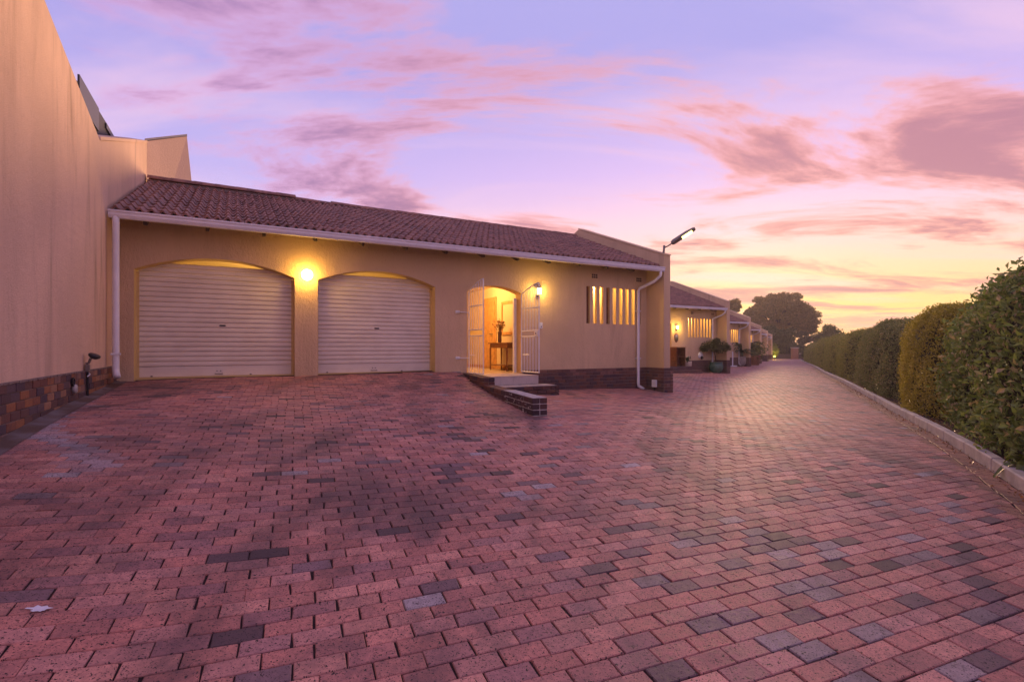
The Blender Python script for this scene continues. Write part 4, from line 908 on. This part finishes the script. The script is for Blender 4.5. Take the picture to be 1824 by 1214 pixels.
# fallen leaves on the bed
rl = np.random.default_rng(51); LP = []
for k in range(1500):
    p, kd = kerb_at(rl.uniform(3, 24)); o_ = rl.uniform(-.12, .5)*(1 if rl.random() < .8 else -.5); o_ = o_ if o_ > .12 or o_ < 0 else .13; q = p+np.array([kd[1], -kd[0]])*o_; LP.append((q[0], q[1], g1(*p)+(.125 if o_ > 0 else .006)))
LP = np.array(LP); V, F, C = leaves(LP, np.tile([0, 0, 1.], (len(LP), 1)), .035, rl, .6, 0, 0); link('leaf_litter', np_mesh('leaf_litter', V, F, 'dry_flower', C), None, 'dry fallen leaves along the kerb and hedge foot', kind='stuff')
# broad strap leaf drooping over the kerb
q, kd = kerb_at(dist_for_depth(5.15)); rt = np.array([kd[1], -kd[0]]); z = g1(*q)
bl = empty('strap_leaf_plant', (q[0]+rt[0]*.25, q[1]+rt[1]*.25, z+.08), atan2(kd[1], kd[0]), 'low plant with broad bright leaves drooping over the kerb', 'plant')
def strap(L_, w_, ang, up, col):
    m = MB(); n = 8; vs = []
    for k in range(n+1):
        f = k/n; r_ = L_*f; wd = w_*sin(pi*min(.98, .12+.88*f))**.8; zz = up*sin(f*2.6)-.20*f*f; c0 = Vector((cos(ang)*r_, sin(ang)*r_, zz)); s0 = Vector((-sin(ang), cos(ang), 0))*wd
        vs += [c0-s0+Vector((0, 0, wd*.35)), c0, c0+s0+Vector((0, 0, wd*.35))]
    for k in range(n):
        for j in range(2): m.add([vs[k*3+j], vs[k*3+j+1], vs[k*3+j+4], vs[k*3+j+3]], [(0, 1, 2, 3)], col)
    return m.build('leaf', 'leaf_bright', bl, smooth=True)
for (L_, w_, a_, u_) in ((.36, .055, 100, .12), (.34, .05, 140, .16), (.30, .045, 60, .18), (.3, .045, 200, .2), (.26, .04, 20, .2)): strap(L_, w_, radians(a_), u_, (random.random()*.5, random.random()*.7, 0))

def tree(name, px, D, ytop, wpx, ybase_crown, blobs, mat, label, nleaf, leaf, trunk=True, seed=0, flat=.55, grp='trees beyond the road end', dome=False):
    x = (px-912)/900*D; top = (618-ytop)/900*D+CZ; bot = (618-ybase_crown)/900*D+CZ; W = wpx/900*D; rng = np.random.default_rng(seed); zg = -.6
    root = empty(name, (x, D, zg), 0, label, 'tree', grp); H = top-bot; B = []
    for k in range(blobs):
        u = rng.normal(size=3); u /= np.linalg.norm(u); r_ = rng.random()**.35*.72
        if dome:
            ph = k*2.39996; uz = 1-1.28*(k+.5)/blobs; rr_ = sqrt(max(0, 1-uz*uz)); u = np.array([cos(ph)*rr_, sin(ph)*rr_, uz]); r_ = rng.uniform(.72, .93)
            B.append((np.array([u[0]*W/2*r_, u[1]*W/2*r_, bot-zg+H*.30+u[2]*H*.68*r_]), rng.uniform(.085, .135)*W)); continue
        B.append((np.array([u[0]*W/2*r_, u[1]*W/2*r_, bot-zg+H*.5+u[2]*H/2*r_]), rng.uniform(.16, .30)*min(W, H*1.3)*.75))
    P = []; Nn = []
    per = nleaf//blobs
    for c, r_ in B:
        u = rng.normal(size=(per, 3)); u /= np.linalg.norm(u, axis=1, keepdims=True); u[:, 2] = np.where(u[:, 2] < -.2, u[:, 2]*.4, u[:, 2]); rr = rng.random((per, 1))**.45
        P.append(c+u*r_*rr*np.array([1, 1, flat])); Nn.append(u)
    P = np.concatenate(P); Nn = np.concatenate(Nn); V, F, C = leaves(P, Nn, leaf, rng, .7)
    link('crown', np_mesh('crown', V, F, mat, C), root, kind='stuff')
    if trunk:
        m = MB(); r0 = max(.12, W*.025); mid = bot-zg+H*.25; m.tube([(0, 0, -.3), (rng.uniform(-.2, .2), 0, (bot-zg)*.5+.2), (0, 0, mid)], [r0*1.3, r0, r0*.7], 8); tr = m.build('trunk', 'bark', root, smooth=True); m = MB()
        for c, r_ in B[::2]: m.tube([(0, 0, mid*.75), tuple(c*np.array([.5, .5, 1])*np.array([1, 1, .92])), tuple(c)], [r0*.5, r0*.3, r0*.1], 5)
        m.build('limb', 'bark', tr)
    return root
tree('pine_tree', 1388, 98, 519, 122, 604, 70, 'leaf_pine', 'tall broad umbrella pine rising above the road end', 42000, .36, seed=14, flat=.7, dome=True)
tree('round_tree', 1385, 84, 572, 70, 632, 30, 'leaf_dark', 'dark round tree in front of the umbrella pine', 12000, .30, seed=5, flat=.8)
tree('pale_tree', 1428, 90, 585, 36, 640, 18, 'leaf_pale', 'pale green tree to the right of the dark round tree', 7000, .28, seed=6, flat=.9)
tree('small_tree', 1305, 88, 531, 44, 566, 16, 'leaf_pine', 'small tree showing above the second house roof', 5000, .3, seed=8, flat=.9)
tree('golden_tree', 1474, 92, 574, 62, 625, 18, 'leaf_bright', 'low golden green tree rising behind the hedge', 6000, .32, seed=9, flat=.8)
tree('end_shrub', 1437, 80, 612, 24, 642, 10, 'leaf_dark', 'dark shrub at the road end beside the hedge', 4000, .22, seed=12, flat=.9)
tree('end_thicket', 1402, 87, 600, 62, 648, 16, 'leaf_dark', 'dark thicket behind the railings at the road end', 7000, .3, seed=21, flat=.9)
for k, (px, yt, w_, D) in enumerate(((1350, 600, 40, 112), (1480, 596, 70, 140))):
    tree('background_tree', px, D, yt, w_, 640, 14, 'leaf_dark', ['far dark tree behind the last house', 'far dark tree behind the golden tree'][k], 4000, .5, seed=30+k, flat=.8)

# potted plants in front of houses 2-4
def lathe_pot(prof, mat, root): return MB().lathe(prof, seg=22).build('pot', mat, root, smooth=True)
def at_px(px, py_ground):
    lo = 2.; k = (px-912)/900
    for _ in range(4000):
        z = g1(k*lo, lo)
        if 618-(z-CZ)*900/lo < py_ground: break
        lo += .05
    return k*lo, lo
x, y = ST(10.95, .5)[:2]; x += STEP[0]; y += STEP[1]
pt = empty('potted_tree', (x, y, g1(x, y)), 0, 'round headed little tree in a glazed green pot', 'potted tree')
lathe_pot([(.001, 0), (.22, 0), (.30, .10), (.36, .28), (.33, .44), (.30, .50), (.34, .53), (.33, .56), (.28, .55), (.27, .46), (.001, .46)], 'pot_green', pt); MB().tube([(0, 0, .4), (-.05, 0, .9), (-.12, 0, 1.35)], [.035, .03, .02], 8).build('trunk', 'bark', pt, smooth=True)
rng = np.random.default_rng(77); P = []; Nn = []
for c, r_ in (((-.45, 0, 1.38), .34), ((-.05, .1, 1.48), .36), ((.35, 0, 1.36), .34), ((-.2, -.2, 1.3), .3), ((.1, -.15, 1.25), .3), ((.55, .0, 1.3), .24), ((-.62, 0, 1.25), .22), ((.1, .2, 1.65), .2)):
    u = rng.normal(size=(420, 3)); u /= np.linalg.norm(u, axis=1, keepdims=True); P.append(np.array(c)+u*r_*rng.random((420, 1))**.5*np.array([1, 1, .8])); Nn.append(u)
P = np.concatenate(P); Nn = np.concatenate(Nn); V, F, C = leaves(P, Nn, .075, rng, .5); link('crown', np_mesh('crown', V, F, 'leaf_dark', C), pt, kind='stuff')
x, y = at_px(1321, 652)
cy = empty('potted_cycad', (x, y, g1(x, y)), 0, 'spiky dark cycad in a patterned grey pot', 'potted plant'); lathe_pot([(.001, 0), (.25, 0), (.40, .2), (.46, .5), (.40, .72), (.44, .78), (.38, .78), (.001, .68)], 'concrete', cy); MB().lathe([(.16, .6), (.2, .8), (.15, 1.0), (.001, 1.05)], seg=12).build('trunk', 'bark', cy)
m = MB()
for k in range(90):
    a = random.uniform(0, 2*pi); L_ = random.uniform(1.0, 1.6); up = random.uniform(.1, 1.1); n = 7; prev = None
    for j in range(n+1):
        f = j/n; c0 = Vector((cos(a)*L_*f, sin(a)*L_*f, 1.0+up*sin(f*1.9)-.35*f*f)); sd_ = Vector((-sin(a), cos(a), 0))*.10*sin(pi*min(.95, f*.9+.1)); 
        if prev: m.add([prev[0]-prev[1]+Vector((0, 0, .03)), prev[0], c0, c0-sd_+Vector((0, 0, .03))], [(0, 1, 2, 3)], (random.random(), random.random(), 0)); m.add([prev[0], prev[0]+prev[1]+Vector((0, 0, .03)), c0+sd_+Vector((0, 0, .03)), c0], [(0, 1, 2, 3)], (random.random(), random.random(), 0))
        prev = (c0, sd_)
m.build('frond', 'leaf_cycad', cy)
x, y = at_px(1344, 650)
lp = empty('potted_shrub', (x, y, g1(x, y)), 0, 'bright leafy shrub in a terracotta pot beyond the cycad', 'potted plant'); lathe_pot([(.001, 0), (.35, 0), (.5, .8), (.55, .85), (.45, .85), (.001, .75)], 'pot_terracotta', lp); MB().tube([(0, 0, .7), (.05, 0, 1.3)], .04, 6).build('stem', 'bark', lp)
u = rng.normal(size=(1800, 3)); u /= np.linalg.norm(u, axis=1, keepdims=True); P = np.array([0, 0, 1.35])+u*np.abs(rng.normal(0, .55, (1800, 1)))*np.array([.95, .95, .75])*(1+.35*np.sin(u[:, :1]*9)*np.sin(u[:, 2:]*7)); V, F, C = leaves(P, u, .2, rng, .5); link('foliage', np_mesh('foliage', V, F, 'leaf_bright', C), lp, kind='stuff')
x, y = at_px(1305, 653)
wp = empty('white_stand', (x, y, g1(x, y)), 0, 'thin white garden stand beside the cycad pot', 'stand'); MB().tube([(0, 0, 0), (0, 0, 1.15)], .045, 8).build('post', 'white_paint', wp); MB().box(-.14, .3, -.12, .12, 0, .10, bev=.02).build('foot', 'white_paint', wp)

# road end: low wall, gate, garden light
zE = g1(41, 80)
ew = empty('end_wall', (43.2, 82, zE), 0, 'dark low wall with railings closing the road end', 'wall')
MB().box(-4.6, 5.5, 0, .3, -.6, .75).build('wall', 'far_wall', ew)
for k in range(22): MB().tube([(-4.4+k*.45, .15, .7), (-4.4+k*.45, .15, 2.0)], .03, 5).build('railing_bar', 'black_metal', ew)
MB().box(-4.5, 5.3, .12, .18, 1.9, 1.97).build('top_rail', 'black_metal', ew); MB().box(-4.5, 5.3, .12, .18, .95, 1.0).build('bottom_rail', 'black_metal', ew)
bx = empty('brick_pillar', (45.2, 80.8, zE), 0, 'reddish brick pillar with pale cap at the road end', 'pillar'); MB().box(-.45, .45, -.3, .3, -.3, 1.7).build('shaft', 'pot_terracotta', bx); MB().box(-.5, .5, -.35, .35, 1.7, 1.82).build('cap', 'concrete', bx)
sg = empty('garden_light', (40.2, 77.4, g1(40.2, 77.4)), 0, 'yellow garden light glowing beside the last house', 'garden light')
MB().tube([(0, 0, -.1), (0, 0, .35)], .04, 6).build('post', 'black_metal', sg); MB().lathe([(.001, 0), (.10, 0), (.13, .12), (.001, .16)], (0, 0, .35), 10).build('lamp', 'garden_glow', sg); point_light('garden_bulb', (.0, -.3, .8), sg, (1, .72, .08), 130, .1)
gs = empty('lit_shrub', (40.6, 78.3, g1(40.6, 78.3)), 0, 'upright shrub lit yellow by the garden light', 'shrub'); u = rng.normal(size=(1500, 3)); u /= np.linalg.norm(u, axis=1, keepdims=True); P = np.array([0, 0, 1.3])+u*rng.random((1500, 1))**.5*np.array([.8, .6, 1.2]); V, F, C = leaves(P, u, .22, rng, .5); link('foliage', np_mesh('foliage', V, F, 'leaf_bright', C), gs, kind='stuff'); MB().tube([(0, 0, -.1), (0, 0, 1.0)], .04, 6).build('stem', 'bark', gs)
hz = MB().box(-202, 262, -62, 402, -2.3, 15.5).build('haze', 'concrete', kind='stuff'); hm_ = bpy.data.materials.new('haze'); hm_.use_nodes = True; hz.data.materials.clear(); hz.data.materials.append(hm_)
hn = hm_.node_tree.nodes; hn.clear(); ho = hn.new('ShaderNodeOutputMaterial'); hv = hn.new('ShaderNodeVolumePrincipled'); hv.inputs['Color'].default_value = (1, .90, .82, 1); hv.inputs['Density'].default_value = HAZE; hv.inputs['Anisotropy'].default_value = .45; hm_.node_tree.links.new(hv.outputs[0], ho.inputs['Volume'])
tag(hz, 'warm evening haze in the air')
print('pavers', NB, 'objects', len(bpy.data.objects), 'tris', sum(sum(len(p.vertices)-2 for p in m.polygons) for m in bpy.data.meshes if len(m.polygons) < 300) )
